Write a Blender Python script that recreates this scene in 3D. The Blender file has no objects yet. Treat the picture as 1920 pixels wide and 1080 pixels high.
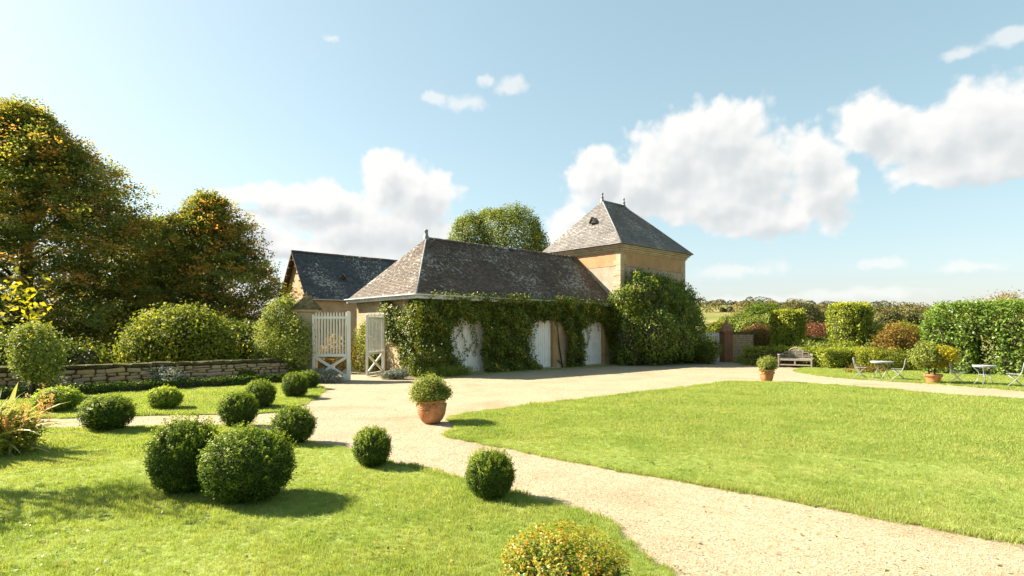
import bpy, bmesh, math, random
import numpy as np
from mathutils import Vector, Matrix

R = math.radians
random.seed(7)
scene = bpy.context.scene
C = scene.collection

# ------------------------------------------------------------------ camera
cam_d = bpy.data.cameras.new('camera')
cam = bpy.data.objects.new('camera', cam_d); C.objects.link(cam)
cam.location = (0, 0, 2.0)
cam.rotation_euler = (R(90), 0, 0)
cam_d.sensor_width = 36.0
cam_d.lens = 20.25
cam_d.shift_y = 0.0417
cam_d.clip_end = 8000
scene.camera = cam

# ------------------------------------------------------------------ sun, sky, exposure
SUN_EL, SUN_AZ = 36.0, -75.0            # azimuth clockwise from +Y
sdir = Vector((math.sin(R(SUN_AZ)) * math.cos(R(SUN_EL)), math.cos(R(SUN_AZ)) * math.cos(R(SUN_EL)), math.sin(R(SUN_EL))))
sun_d = bpy.data.lights.new('sun', 'SUN'); sun = bpy.data.objects.new('sun', sun_d); C.objects.link(sun)
sun_d.energy = 3.95; sun_d.angle = R(0.55); sun_d.color = (1.0, 0.90, 0.73)
sun.rotation_euler = sdir.to_track_quat('Z', 'Y').to_euler()
sun.location = (-30, 10, 40)

vs = scene.view_settings
vs.view_transform = 'Standard'; vs.look = 'None'; vs.gamma = 1.0; vs.use_curve_mapping = False
vs.exposure = 2.27

world = bpy.data.worlds.new('World'); scene.world = world; world.use_nodes = True
SKY_STRENGTH = 0.076
def build_world():
    nt = world.node_tree; N = nt.nodes; N.clear(); L = nt.links
    out = N.new('ShaderNodeOutputWorld'); bg = N.new('ShaderNodeBackground')
    sky = N.new('ShaderNodeTexSky'); sky.sky_type = 'NISHITA'; sky.sun_disc = False
    sky.sun_elevation = R(SUN_EL); sky.sun_rotation = R(SUN_AZ)
    sky.air_density = 1.0; sky.dust_density = 1.3; sky.ozone_density = 1.4; sky.altitude = 80
    hs = N.new('ShaderNodeHueSaturation'); hs.inputs['Saturation'].default_value = 1.02; hs.inputs['Hue'].default_value = 0.465
    hs.inputs['Value'].default_value = 1.0
    gm = N.new('ShaderNodeGamma'); gm.inputs['Gamma'].default_value = 0.6; L.new(sky.outputs[0], gm.inputs['Color']); L.new(gm.outputs[0], hs.inputs['Color'])
    def math_(op, a, b=None, c=None):
        n = N.new('ShaderNodeMath'); n.operation = op
        for i, v in enumerate((a, b, c)):
            if v is None: continue
            if isinstance(v, (int, float)): n.inputs[i].default_value = v
            else: L.new(v, n.inputs[i])
        return n.outputs[0]
    tc = N.new('ShaderNodeTexCoord'); sp = N.new('ShaderNodeSeparateXYZ'); L.new(tc.outputs['Generated'], sp.inputs[0])
    az = math_('MULTIPLY', math_('ARCTAN2', sp.outputs[0], sp.outputs[1]), 57.29578)
    el = math_('MULTIPLY', math_('ARCSINE', sp.outputs[2]), 57.29578)
    cb = N.new('ShaderNodeCombineXYZ'); L.new(az, cb.inputs[0]); L.new(el, cb.inputs[1])
    P0 = cb.outputs[0]
    def noise(vec, scale, detail, rough=0.55, col=False):
        n = N.new('ShaderNodeTexNoise'); n.inputs['Scale'].default_value = scale
        n.inputs['Detail'].default_value = detail; n.inputs['Roughness'].default_value = rough
        L.new(vec, n.inputs['Vector']); return n.outputs['Color' if col else 'Fac']
    def vm(op, a, b=None, c=None):
        n = N.new('ShaderNodeVectorMath'); n.operation = op
        for i, v in enumerate((a, b, c)):
            if v is None: continue
            if isinstance(v, tuple): n.inputs[i].default_value = v
            else: L.new(v, n.inputs[i])
        return n
    warp = vm('SUBTRACT', noise(P0, 0.30, 6, 0.62, True), (0.5, 0.5, 0.5)).outputs[0]
    P = vm('MULTIPLY_ADD', warp, (2.6, 2.0, 0), P0).outputs[0]
    dense = [(-24.0,12.2,3.1,.9),(-20.3,11.8,4.2,1.6),(-17.2,12.4,2.9,1.5),(-16.0,10.1,5.4,2.3),(-12.4,14.6,2.3,2.1),(-9.7,12.8,4.1,3.0),(-11.3,9.8,6.6,2.3),(-18.4,7.5,7.2,1.3),(-25.3,9.5,2.6,1.4),(-23.1,8.2,2.7,1.0),
      (19.4,17.4,5.2,3.1),(15.5,15.7,4.9,3.4),(8.4,14.9,3.1,2.7),(12.5,13.7,5.1,2.6),(22.2,14.0,5.0,3.5),(27.1,14.6,2.4,2.7),(28.4,11.7,2.5,2.8),(23.5,10.0,4.9,1.6),(18.9,11.9,6.2,2.0),(6.1,10.2,2.6,1.9),(12.0,11.8,4.6,1.6),
      (31.4,16.9,2.3,2.3),(33.6,15.6,2.2,1.9),(39.2,15.9,3.5,2.5),(36.5,15.2,3.1,2.6),(41.0,14.1,2.7,2.9),(37.5,12.6,3.7,1.5),(40.4,12.3,2.8,1.7),(45,15,4,2.6)]
    thin = [(-7.6,21.8,2.2,.7),(-4.9,21.4,2.6,1.1),(-.1,23.1,2.0,1.3),(-2.4,23.4,1.6,.7),(38.4,20.8,2.0,.7),(40.9,21.2,1.8,.8),
      (21.7,5.6,5.6,1.1),(32.9,5.5,2.6,.6),(38.5,5.1,3.2,.7),(-17.5,25.9,1.5,.5),(24.4,2.9,7.5,.9),(31.5,3.2,8,.7),(60,18,9,3),(75,9,10,3),(-52,7,6,2),(-120,20,14,5),(160,15,16,5),(110,24,9,4)]
    def field(bl, k, pos):
        acc = None
        for (a, e, rx, ry) in bl:
            q = vm('MULTIPLY_ADD', pos, (1/rx, 1/ry, 0), (-a/rx, -e/ry, 0)).outputs[0]
            ln = vm('LENGTH', q).outputs['Value']
            acc = ln if acc is None else math_('SMOOTH_MIN', acc, ln, k)
        return acc
    fd = field(dense, 0.30, P); ft = field(thin, 0.2, P)
    fb = noise(P0, 0.62, 9, 0.60)
    def puff(vec, scale):
        n = N.new('ShaderNodeTexVoronoi'); n.voronoi_dimensions = '2D'; n.feature = 'SMOOTH_F1'; n.inputs['Smoothness'].default_value = 0.35
        n.inputs['Scale'].default_value = scale; L.new(vec, n.inputs['Vector']); return math_('SUBTRACT', 0.42, n.outputs['Distance'])
    PW = vm('MULTIPLY_ADD', warp, (1.6, 1.3, 0), P0).outputs[0]
    def billow(vec): return math_('ADD', math_('MULTIPLY', puff(vec, 0.36), 0.55), math_('MULTIPLY', puff(vec, 0.95), 0.26))
    bil = billow(PW)
    det = math_('ADD', math_('MULTIPLY', math_('SUBTRACT', fb, 0.5), 0.62), bil)
    def mr(v, a, b, lo=0.0, hi=1.0):
        n = N.new('ShaderNodeMapRange'); n.interpolation_type = 'SMOOTHSTEP'
        L.new(v, n.inputs[0]); n.inputs[1].default_value = a; n.inputs[2].default_value = b
        n.inputs[3].default_value = lo; n.inputs[4].default_value = hi; return n.outputs[0]
    td = math_('ADD', math_('SUBTRACT', 1.24, fd), det)       # optical thickness of the big heaps
    tt = math_('ADD', math_('SUBTRACT', 0.92, ft), math_('MULTIPLY', det, 1.2))
    ad = mr(td, 0.0, 0.46); at = math_('MULTIPLY', mr(tt, 0.0, 0.75), 0.62)
    alpha = math_('MAXIMUM', ad, at)
    # light reaching a point of the cloud: how much cloud lies above it and towards the sun
    PS = vm('ADD', P, (-1.0, 1.5, 0)).outputs[0]
    up = math_('SUBTRACT', 1.0, field(dense, 0.30, PS))
    det2 = math_('MULTIPLY', math_('SUBTRACT', billow(vm('ADD', PW, (-0.5, 0.7, 0)).outputs[0]), bil), 0.75)
    grey = mr(math_('ADD', up, det2), -0.20, 1.05)
    ramp = N.new('ShaderNodeMix'); ramp.data_type = 'RGBA'
    L.new(grey, ramp.inputs['Factor'])
    CL = 2.8
    ramp.inputs['A'].default_value = (CL*1.0, CL*.995, CL*.97, 1)
    ramp.inputs['B'].default_value = (CL*.70, CL*.74, CL*.76, 1)
    mix = N.new('ShaderNodeMix'); mix.data_type = 'RGBA'
    L.new(alpha, mix.inputs['Factor']); L.new(hs.outputs[0], mix.inputs['A']); L.new(ramp.outputs['Result'], mix.inputs['B'])
    L.new(mix.outputs['Result'], bg.inputs['Color']); bg.inputs['Strength'].default_value = SKY_STRENGTH
    L.new(bg.outputs[0], out.inputs[0])
    world.cycles.sampling_method = 'MANUAL'; world.cycles.sample_map_resolution = 512
build_world()
cy = scene.cycles
cy.max_bounces = 6; cy.diffuse_bounces = 3; cy.glossy_bounces = 2; cy.transmission_bounces = 3; cy.transparent_max_bounces = 4
cy.caustics_reflective = False; cy.caustics_refractive = False
cy.use_adaptive_sampling = True; cy.adaptive_threshold = 0.022
cy.use_denoising = True

# ------------------------------------------------------------------ helpers
def link(name, me, mat=None, parent=None, loc=None, rotz=None):
    o = bpy.data.objects.new(name, me); C.objects.link(o)
    if mat is not None and me is not None and not me.materials: me.materials.append(mat)
    if parent is not None: o.parent = parent
    if loc is not None: o.location = loc
    if rotz is not None: o.rotation_euler = (0, 0, rotz)
    return o
def tag(o, label, cat, group=None):
    o['label'] = label; o['category'] = cat
    if group: o['group'] = group
    return o
def thing(name, label, cat, loc=(0, 0, 0), rotz=0.0, group=None):
    o = link(name, None, loc=loc, rotz=rotz); o.empty_display_size = 0.2
    return tag(o, label, cat, group)
def struct(o, kind='structure'):
    o['kind'] = kind; return o

class MB:
    """collects shapes into one mesh"""
    def __init__(s): s.v = []; s.f = []
    def add(s, vs_, fs):
        b = len(s.v); s.v += [tuple(p) for p in vs_]; s.f += [tuple(b + i for i in f) for f in fs]; return s
    def box(s, x0, x1, y0, y1, z0, z1):
        return s.add([(x0,y0,z0),(x1,y0,z0),(x1,y1,z0),(x0,y1,z0),(x0,y0,z1),(x1,y0,z1),(x1,y1,z1),(x0,y1,z1)],
                     [(0,3,2,1),(4,5,6,7),(0,1,5,4),(1,2,6,5),(2,3,7,6),(3,0,4,7)])
    def bar(s, a, b, w, h, up=(0, 0, 1)):
        a = Vector(a); b = Vector(b); d = (b - a).normalized(); u = Vector(up)
        if abs(d.dot(u)) > .98: u = Vector((0, 1, 0))
        x = d.cross(u).normalized(); y = x.cross(d).normalized(); p = []
        for c in (a, b):
            for sx, sy in ((-1,-1),(1,-1),(1,1),(-1,1)): p.append(c + x * (sx*w/2) + y * (sy*h/2))
        return s.add(p, [(0,3,2,1),(4,5,6,7),(0,1,5,4),(1,2,6,5),(2,3,7,6),(3,0,4,7)])
    def tube(s, pts, rad, n=6, cap=True):
        pts = [Vector(p) for p in pts]; rings = []
        for i, p in enumerate(pts):
            d = (pts[min(i+1, len(pts)-1)] - pts[max(i-1, 0)]).normalized()
            u = Vector((0, 0, 1)) if abs(d.z) < .9 else Vector((1, 0, 0))
            x = d.cross(u).normalized(); y = x.cross(d); r = rad[i] if hasattr(rad, '__len__') else rad
            rings.append([p + (x*math.cos(2*math.pi*k/n) + y*math.sin(2*math.pi*k/n))*r for k in range(n)])
        v = [q for r_ in rings for q in r_]; f = []
        for i in range(len(pts)-1):
            for k in range(n): f.append((i*n+k, i*n+(k+1)%n, (i+1)*n+(k+1)%n, (i+1)*n+k))
        if cap: f += [tuple(range(n-1, -1, -1)), tuple((len(pts)-1)*n+k for k in range(n))]
        return s.add(v, f)
    def lathe(s, prof, n=24, c=(0, 0)):
        v = []; f = []
        for (r, z) in prof:
            for k in range(n):
                a = 2*math.pi*k/n; v.append((c[0]+r*math.cos(a), c[1]+r*math.sin(a), z))
        for i in range(len(prof)-1):
            for k in range(n): f.append((i*n+k, i*n+(k+1)%n, (i+1)*n+(k+1)%n, (i+1)*n+k))
        return s.add(v, f)
    def mesh(s, name, smooth=False):
        me = bpy.data.meshes.new(name); me.from_pydata(s.v, [], s.f)
        bm = bmesh.new(); bm.from_mesh(me); bmesh.ops.recalc_face_normals(bm, faces=bm.faces); bm.to_mesh(me); bm.free()
        if smooth: me.shade_smooth()
        return me
    def build(s, name, mat, parent=None, smooth=False, loc=None, rotz=None):
        return link(name, s.mesh(name, smooth), mat, parent, loc, rotz)
def bevel(o, w=0.006, seg=1):
    m = o.modifiers.new('bevel', 'BEVEL'); m.width = w; m.segments = seg; m.limit_method = 'ANGLE'; return o

# ------------------------------------------------------------------ materials
MATS = {}
def mat(name, rough=0.8, spec=0.3):
    m = bpy.data.materials.new(name); m.use_nodes = True
    b = m.node_tree.nodes['Principled BSDF']; b.inputs['Roughness'].default_value = rough
    b.inputs['Specular IOR Level'].default_value = spec
    MATS[name] = m; return m, m.node_tree.nodes, m.node_tree.links, b
def nz(N, L, vec, scale, detail=5, rough=.55, dist=0.0):
    n = N.new('ShaderNodeTexNoise'); n.inputs['Scale'].default_value = scale; n.inputs['Detail'].default_value = detail
    n.inputs['Roughness'].default_value = rough; n.inputs['Distortion'].default_value = dist; L.new(vec, n.inputs['Vector']); return n.outputs['Fac']
def rmp(N, L, fac, stops, interp='LINEAR'):
    r = N.new('ShaderNodeValToRGB'); r.color_ramp.interpolation = interp; e = r.color_ramp.elements
    while len(e) < len(stops): e.new(.5)
    for i, (p, c) in enumerate(stops):
        e[i].position = p; e[i].color = (*c, 1) if len(c) == 3 else c
    L.new(fac, r.inputs[0]); return r.outputs[0]
def mixc(N, L, fac, a, b, blend='MIX'):
    n = N.new('ShaderNodeMix'); n.data_type = 'RGBA'; n.blend_type = blend
    for k, v in (('Factor', fac), ('A', a), ('B', b)):
        if isinstance(v, (int, float)): n.inputs[k].default_value = v
        elif isinstance(v, tuple): n.inputs[k].default_value = (*v, 1)
        else: L.new(v, n.inputs[k])
    return n.outputs['Result']
def bump(N, L, b, h, strength=.4, dist=.02):
    n = N.new('ShaderNodeBump'); n.inputs['Strength'].default_value = strength; n.inputs['Distance'].default_value = dist
    L.new(h, n.inputs['Height']); L.new(n.outputs[0], b.inputs['Normal'])
def wpos(N):
    return N.new('ShaderNodeNewGeometry').outputs['Position']

def leafmat(name, stops, transl=.35, rough=.5, spec=.35, tcol=1.25):
    m, N, L, b = mat(name, rough, spec)
    at = N.new('ShaderNodeAttribute'); at.attribute_name = 'rnd'
    col = rmp(N, L, at.outputs['Fac'], stops)
    L.new(col, b.inputs['Base Color'])
    tr = N.new('ShaderNodeBsdfTranslucent'); mx = N.new('ShaderNodeMixShader'); mx.inputs[0].default_value = transl
    tint = mixc(N, L, 1.0, col, (tcol*1.05, tcol, tcol*.55), 'MULTIPLY'); L.new(tint, tr.inputs[0])
    L.new(b.outputs[0], mx.inputs[1]); L.new(tr.outputs[0], mx.inputs[2])
    L.new(mx.outputs[0], N['Material Output'].inputs[0]); return m

def stonemat(name, stops, scale=3.0, rough=.9, bstr=.5, bdist=.02, fine=40.0, stain=None):
    m, N, L, b = mat(name, rough, .2); p = wpos(N)
    f = nz(N, L, p, scale, 8, .65)
    col = rmp(N, L, f, stops)
    g = nz(N, L, p, fine, 4, .6)
    col = mixc(N, L, .55, col, rmp(N, L, g, [(.3, (.55, .55, .55)), (.7, (1.25, 1.22, 1.18))]), 'MULTIPLY')
    if stain:
        s = rmp(N, L, nz(N, L, p, stain[1], 6, .7), [(stain[2], (0, 0, 0)), (stain[2]+.12, (1, 1, 1))])
        col = mixc(N, L, s, col, stain[0])
    L.new(col, b.inputs['Base Color']); bump(N, L, b, g, bstr, bdist); return m

def plain(name, col, rough=.6, spec=.3, var=.12, scale=9.0):
    m, N, L, b = mat(name, rough, spec); p = wpos(N)
    lo = tuple(c*(1-var*1.6) for c in col); hi = tuple(min(1, c*(1+var)) for c in col)
    f = nz(N, L, p, scale, 6, .6); L.new(rmp(N, L, f, [(.3, lo), (.7, hi)]), b.inputs['Base Color'])
    bump(N, L, b, nz(N, L, p, scale*7, 3), .15, .004); return m

m_trunk = stonemat('bark', [(.3, (.05, .04, .03)), (.7, (.13, .105, .08))], 6, .95, .8, .03)
m_twig = plain('twig', (.07, .055, .04), .9, .1)
m_box = leafmat('box_leaves', [(0, (0.0352, 0.0701, 0.0099)), (0.45, (0.0783, 0.1365, 0.0149)), (0.8, (0.1959, 0.2675, 0.0233)), (1, (0.4309, 0.4795, 0.0416))], .36, .5, .16)
m_box_sunlit = leafmat('sunlit_box_leaves', [(0, (0.1, 0.16, 0.02)), (0.45, (0.24, 0.3301, 0.032)), (0.8, (0.48, 0.56, 0.0499)), (1, (0.72, 0.75, 0.08))], .38, .5, .16)  # lit copy of the box leaves, sunlight painted in as brighter colour
m_box_gold = leafmat('golden_box_leaves', [(0, (0.0531, 0.1033, 0.0118)), (0.4, (0.1506, 0.2273, 0.0177)), (0.75, (0.3542, 0.341, 0.0197)), (1, (0.4251, 0.2066, 0.0197))], .35, .42, .45)
m_beech = leafmat('autumn_beech_leaves', [(0, (0.0744, 0.1169, 0.0301)), (0.38, (0.1672, 0.2014, 0.0422)), (0.58, (0.3899, 0.3735, 0.0663)), (0.74, (0.4735, 0.223, 0.0717)), (0.88, (0.465, 0.2416, 0.0486)), (1, (0.465, 0.3825, 0.0561))], .5, .55, .22)
m_oak = leafmat('green_tree_leaves', [(0, (0.0662, 0.1044, 0.0175)), (0.5, (0.1607, 0.207, 0.0292)), (1, (0.378, 0.378, 0.0511))], .35, .5, .3)
m_ivy = leafmat('ivy_leaves', [(0, (0.0548, 0.0828, 0.0145)), (0.5, (0.1259, 0.1657, 0.0229)), (0.85, (0.274, 0.2876, 0.0373)), (1, (0.7125, 0.4602, 0.0621))], .34, .5, .22)
m_wist = leafmat('wisteria_leaves', [(0, (0.0513, 0.0882, 0.0159)), (0.5, (0.1284, 0.1862, 0.0246)), (0.85, (0.2916, 0.3332, 0.0352)), (1, (0.5835, 0.49, 0.0529))], .4, .45, .35)
m_yew = leafmat('yew_leaves', [(0, (0.0728, 0.1144, 0.015)), (0.5, (0.208, 0.26, 0.0224)), (1, (0.4992, 0.4784, 0.0374))], .25, .55, .25)
m_laurel = leafmat('laurel_leaves', [(0, (0.0554, 0.1079, 0.0155)), (0.5, (0.1345, 0.2156, 0.0284)), (1, (0.3004, 0.3881, 0.0647))], .35, .42, .35)
m_shrub = leafmat('shrub_leaves', [(0, (0.0784, 0.1089, 0.0196)), (0.5, (0.196, 0.2359, 0.0327)), (0.85, (0.4115, 0.381, 0.0409)), (1, (0.6662, 0.4899, 0.0491))], .42, .6, .12)
m_pale = leafmat('pale_shrub_leaves', [(0, (0.1057, 0.1438, 0.031)), (0.5, (0.2415, 0.2875, 0.0621)), (1, (0.483, 0.4888, 0.1242))], .38, .6, .14)
m_yellow = leafmat('yellow_leaves', [(0, (.20, .20, .015)), (.5, (.40, .36, .02)), (1, (.58, .46, .03))], .45, .45, .3)
m_red = leafmat('red_leaves', [(0, (.07, .045, .02)), (.4, (.20, .075, .04)), (.8, (.34, .13, .07)), (1, (.40, .24, .09))], .35, .55, .25)
m_orange = leafmat('orange_leaves', [(0, (.07, .07, .015)), (.45, (.22, .15, .03)), (1, (.42, .20, .04))], .35, .55, .25)
m_grey = leafmat('silver_leaves', [(0, (.10, .12, .09)), (.5, (.24, .26, .21)), (1, (.42, .44, .38))], .2, .7, .2)
m_far = leafmat('far_wood_leaves', [(0, (0.0455, 0.0585, 0.0257)), (0.5, (0.0975, 0.104, 0.0351)), (0.85, (0.195, 0.156, 0.0468)), (1, (0.26, 0.169, 0.0585))], .25, .6, .2)
m_white_fl = plain('white_petals', (.75, .72, .66), .6)
m_orange_fl = leafmat('orange_flowers', [(0, (.40, .22, .09)), (.5, (.60, .34, .13)), (1, (.70, .50, .26))], .35, .55, .2)
m_phorm = leafmat('sword_leaves', [(0, (.12, .17, .04)), (.5, (.32, .34, .14)), (1, (.55, .50, .26))], .3, .4, .4)

def grassmat():
    m, N, L, b = mat('lawn_grass_blades', .6, .25); p = wpos(N)
    f = nz(N, L, p, .75, 8, .72, .3); g = nz(N, L, p, 14, 3, .6)
    col = rmp(N, L, f, [(.3, (.205, .28, .060)), (.5, (.285, .345, .092)), (.72, (.36, .375, .135))])
    col = mixc(N, L, .6, col, rmp(N, L, g, [(.3, (.72, .76, .65)), (.7, (1.2, 1.18, 1.1))]), 'MULTIPLY')
    L.new(col, b.inputs['Base Color'])
    tr = N.new('ShaderNodeBsdfTranslucent'); mx = N.new('ShaderNodeMixShader'); mx.inputs[0].default_value = .45
    L.new(mixc(N, L, 1.0, col, (1.35, 1.3, .6), 'MULTIPLY'), tr.inputs[0])
    L.new(b.outputs[0], mx.inputs[1]); L.new(tr.outputs[0], mx.inputs[2]); L.new(mx.outputs[0], N['Material Output'].inputs[0]); return m
m_blade = grassmat()
def turfmat():
    m, N, L, b = mat('turf', .95, .1); p = wpos(N)
    f = nz(N, L, p, .75, 8, .72, .3); g = nz(N, L, p, 30, 4, .7)
    col = rmp(N, L, f, [(.3, (.175, .24, .052)), (.5, (.24, .295, .078)), (.72, (.30, .32, .11))])
    col = mixc(N, L, .8, col, rmp(N, L, g, [(.3, (.45, .5, .4)), (.7, (1.3, 1.25, 1.1))]), 'MULTIPLY')
    L.new(col, b.inputs['Base Color']); bump(N, L, b, g, .9, .03); return m
m_turf = turfmat()
def gravelmat():
    m, N, L, b = mat('gravel', .92, .15); p = wpos(N)
    v = N.new('ShaderNodeTexVoronoi'); v.inputs['Scale'].default_value = 75; L.new(p, v.inputs['Vector'])
    v2 = N.new('ShaderNodeTexVoronoi'); v2.inputs['Scale'].default_value = 31; L.new(p, v2.inputs['Vector'])
    sep = N.new('ShaderNodeSeparateColor'); L.new(v.outputs['Color'], sep.inputs[0])
    sep2 = N.new('ShaderNodeSeparateColor'); L.new(v2.outputs['Color'], sep2.inputs[0])
    peb = rmp(N, L, sep.outputs[0], [(0, (.21, .16, .10)), (.35, (.30, .243, .160)), (.75, (.345, .287, .197)), (1, (.41, .355, .26))])
    peb = mixc(N, L, .30, peb, rmp(N, L, sep2.outputs[0], [(0, (.66, .6, .52)), (.35, (.95, .95, .94)), (1, (1.15, 1.15, 1.15))]), 'MULTIPLY')
    big = nz(N, L, p, .55, 6, .62); col = mixc(N, L, .5, peb, rmp(N, L, big, [(.30, (.62, .54, .40)), (.48, (.98, .96, .92)), (.66, (1.1, 1.08, 1.04))]), 'MULTIPLY')
    weed = rmp(N, L, nz(N, L, p, 1.7, 8, .75, .4), [(.56, (0, 0, 0)), (.70, (.5, .5, .5))])
    col = mixc(N, L, weed, col, (.135, .125, .035))
    L.new(col, b.inputs['Base Color'])
    hgt = N.new('ShaderNodeMath'); hgt.operation = 'ADD'; L.new(v.outputs['Distance'], hgt.inputs[0]); L.new(sep.outputs[1], hgt.inputs[1])
    bump(N, L, b, hgt.outputs[0], .3, .008); return m
m_gravel = gravelmat()
m_pebble = stonemat('pebbles', [(.3, (.24, .19, .12)), (.7, (.46, .40, .30))], 60, .9, .2, .002)
m_soil = stonemat('soil', [(.3, (.045, .032, .02)), (.7, (.11, .08, .05))], 4, 1, .9, .04, 25)
def terrainmat():
    m, N, L, b = mat('meadow', 1, .05); p = wpos(N)
    a = rmp(N, L, nz(N, L, p, .012, 4, .5), [(.35, (.09, .115, .03)), (.5, (.17, .175, .055)), (.65, (.27, .23, .11))])
    g = rmp(N, L, nz(N, L, p, 1.3, 6, .7), [(.3, (.6, .6, .55)), (.7, (1.2, 1.2, 1.1))])
    L.new(mixc(N, L, .7, a, g, 'MULTIPLY'), b.inputs['Base Color']); return m
m_terrain = terrainmat()

m_wall = stonemat('lime_render', [(.28, (.28, .21, .125)), (.5, (.40, .31, .19)), (.72, (.48, .39, .26))], 1.6, .95, .5, .025, 26, ((.20, .16, .11), 1.1, .62))
m_tower_hi = stonemat('ochre_render', [(.3, (.36, .215, .11)), (.7, (.46, .30, .165))], 1.2, .95, .3, .015, 22, ((.24, .17, .11), .9, .64))
m_tower_lo = stonemat('pale_render', [(.28, (.29, .235, .175)), (.72, (.43, .37, .29))], 1.8, .95, .5, .025, 18, ((.20, .165, .13), 1.3, .6))
m_ashlar = stonemat('ashlar', [(.3, (.34, .27, .18)), (.7, (.50, .42, .30))], 2.2, .9, .3, .01, 30)
m_jamb = stonemat('ochre_stone', [(.3, (.30, .19, .08)), (.7, (.44, .30, .14))], 3.0, .9, .4, .015, 24)
m_rubble = [stonemat('rubble_stone_%s' % k, [(.3, tuple(c*.7 for c in col)), (.7, col)], 5, .95, .6, .03, 35, ((.10, .09, .05), 3.0, .60))
            for k, col in (('buff', (.50, .37, .225)), ('ochre', (.52, .36, .185)), ('grey', (.45, .35, .23)), ('rose', (.49, .33, .225)))]
m_mortar = stonemat('earth_mortar', [(.3, (.09, .07, .04)), (.7, (.17, .13, .085))], 5, 1, .7, .03)
m_moss = stonemat('mossy_stone', [(.32, (.035, .032, .012)), (.5, (.085, .075, .025)), (.72, (.17, .14, .075))], 4.5, 1, .9, .04, 30)
m_brick = stonemat('old_brick', [(.3, (.20, .095, .05)), (.7, (.36, .19, .11))], 7, .95, .5, .02, 20)
m_white = plain('white_paint', (.70, .68, .63), .5, .35, .05, 5)
m_whiteold = plain('white_door_paint', (.78, .76, .72), .55, .3, .08, 3)
m_gutter = plain('pale_gutter', (.50, .52, .53), .5, .4, .08, 4)
m_lead = plain('lead_sheet', (.17, .19, .21), .5, .5, .2, 6)
m_wood = plain('weathered_oak', (.13, .085, .05), .85, .2, .25, 8)
m_bench = plain('silvered_teak', (.30, .26, .22), .8, .2, .18, 10)
m_metal = plain('pale_painted_steel', (.30, .315, .325), .45, .4, .06, 10)
m_zinc = plain('zinc', (.55, .56, .56), .45, .4, .1, 8)
def slatemat(name, cols, lichen, moss, lscale=3.0):
    m, N, L, b = mat(name, .62, .35); p = wpos(N)
    at = N.new('ShaderNodeAttribute'); at.attribute_name = 'rnd'
    col = rmp(N, L, at.outputs['Fac'], [(0, cols[0]), (.5, cols[1]), (1, cols[2])])
    big = nz(N, L, p, .8, 5, .6)
    col = mixc(N, L, .6, col, rmp(N, L, big, [(.3, (.6, .58, .58)), (.7, (1.3, 1.25, 1.2))]), 'MULTIPLY')
    ln = nz(N, L, p, lscale*2.2, 5, .68); lb = nz(N, L, p, .45, 3, .5)
    s = N.new('ShaderNodeMath'); s.operation = 'MULTIPLY_ADD'; L.new(lb, s.inputs[0]); s.inputs[1].default_value = .62; L.new(ln, s.inputs[2])
    lm = rmp(N, L, s.outputs[0], [(lichen, (0, 0, 0)), (lichen+.03, (.85, .85, .85))])
    col = mixc(N, L, lm, col, (.40, .385, .35))
    mm = rmp(N, L, nz(N, L, p, 2.0, 6, .7), [(moss, (0, 0, 0)), (moss+.14, (.8, .8, .8))])
    col = mixc(N, L, mm, col, (.10, .075, .035))
    L.new(col, b.inputs['Base Color']); bump(N, L, b, nz(N, L, p, 35, 3), .3, .01); return m
m_slate = slatemat('brown_tiles', [(.050, .036, .028), (.095, .069, .053), (.165, .122, .093)], .882, .50)
m_slate_t = slatemat('grey_slates', [(.10, .095, .092), (.155, .145, .138), (.21, .195, .18)], .93, .60)
m_slate_b = slatemat('blue_slates', [(.040, .052, .060), (.062, .076, .085), (.09, .10, .105)], .875, .64)
def potmat():
    m, N, L, b = mat('terracotta', .6, .3); p = wpos(N)
    col = rmp(N, L, nz(N, L, p, 5, 6, .65), [(.3, (.30, .115, .045)), (.55, (.42, .185, .075)), (.75, (.50, .30, .17))])
    L.new(col, b.inputs['Base Color']); bump(N, L, b, nz(N, L, p, 40, 3), .2, .004); return m
m_pot = potmat()

# ------------------------------------------------------------------ foliage
def unit(a): return a / np.maximum(np.linalg.norm(a, axis=1, keepdims=True), 1e-9)
def lump(p, f, s=0.0):
    x, y, z = p[:, 0]*f, p[:, 1]*f, p[:, 2]*f
    return (np.sin(x+1.7*y+s)+np.sin(1.3*y-1.1*z+2.1*s)+np.sin(1.6*z+.9*x+.7*s)+.6*np.sin(2.7*x-2.3*z+s*1.3)+.6*np.sin(2.9*y+2.1*x-s))/4.2
def leaf_mesh(name, c, d, n, ln, wd, rnd, fold=.18):
    """one folded four-cornered leaf per row; c centre, d tip direction, n normal"""
    N_ = len(c); d = unit(d); s = unit(np.cross(d, n)); n = np.cross(s, d)
    ln = ln[:, None]; wd = wd[:, None]
    v = np.empty((N_, 4, 3), np.float32)
    v[:, 0] = c - d*ln*.5; v[:, 2] = c + d*ln*.5 - n*ln*.08
    v[:, 1] = c + s*wd*.5 + n*wd*fold - d*ln*.06; v[:, 3] = c - s*wd*.5 + n*wd*fold - d*ln*.06
    me = bpy.data.meshes.new(name)
    me.vertices.add(N_*4); me.vertices.foreach_set('co', v.ravel())
    me.loops.add(N_*4); me.loops.foreach_set('vertex_index', np.arange(N_*4, dtype=np.int32))
    me.polygons.add(N_); me.polygons.foreach_set('loop_start', np.arange(0, N_*4, 4, dtype=np.int32))
    me.update(calc_edges=True)
    a = me.attributes.new('rnd', 'FLOAT', 'FACE'); a.data.foreach_set('value', np.clip(rnd, 0, 1).astype(np.float32))
    return me
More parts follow.
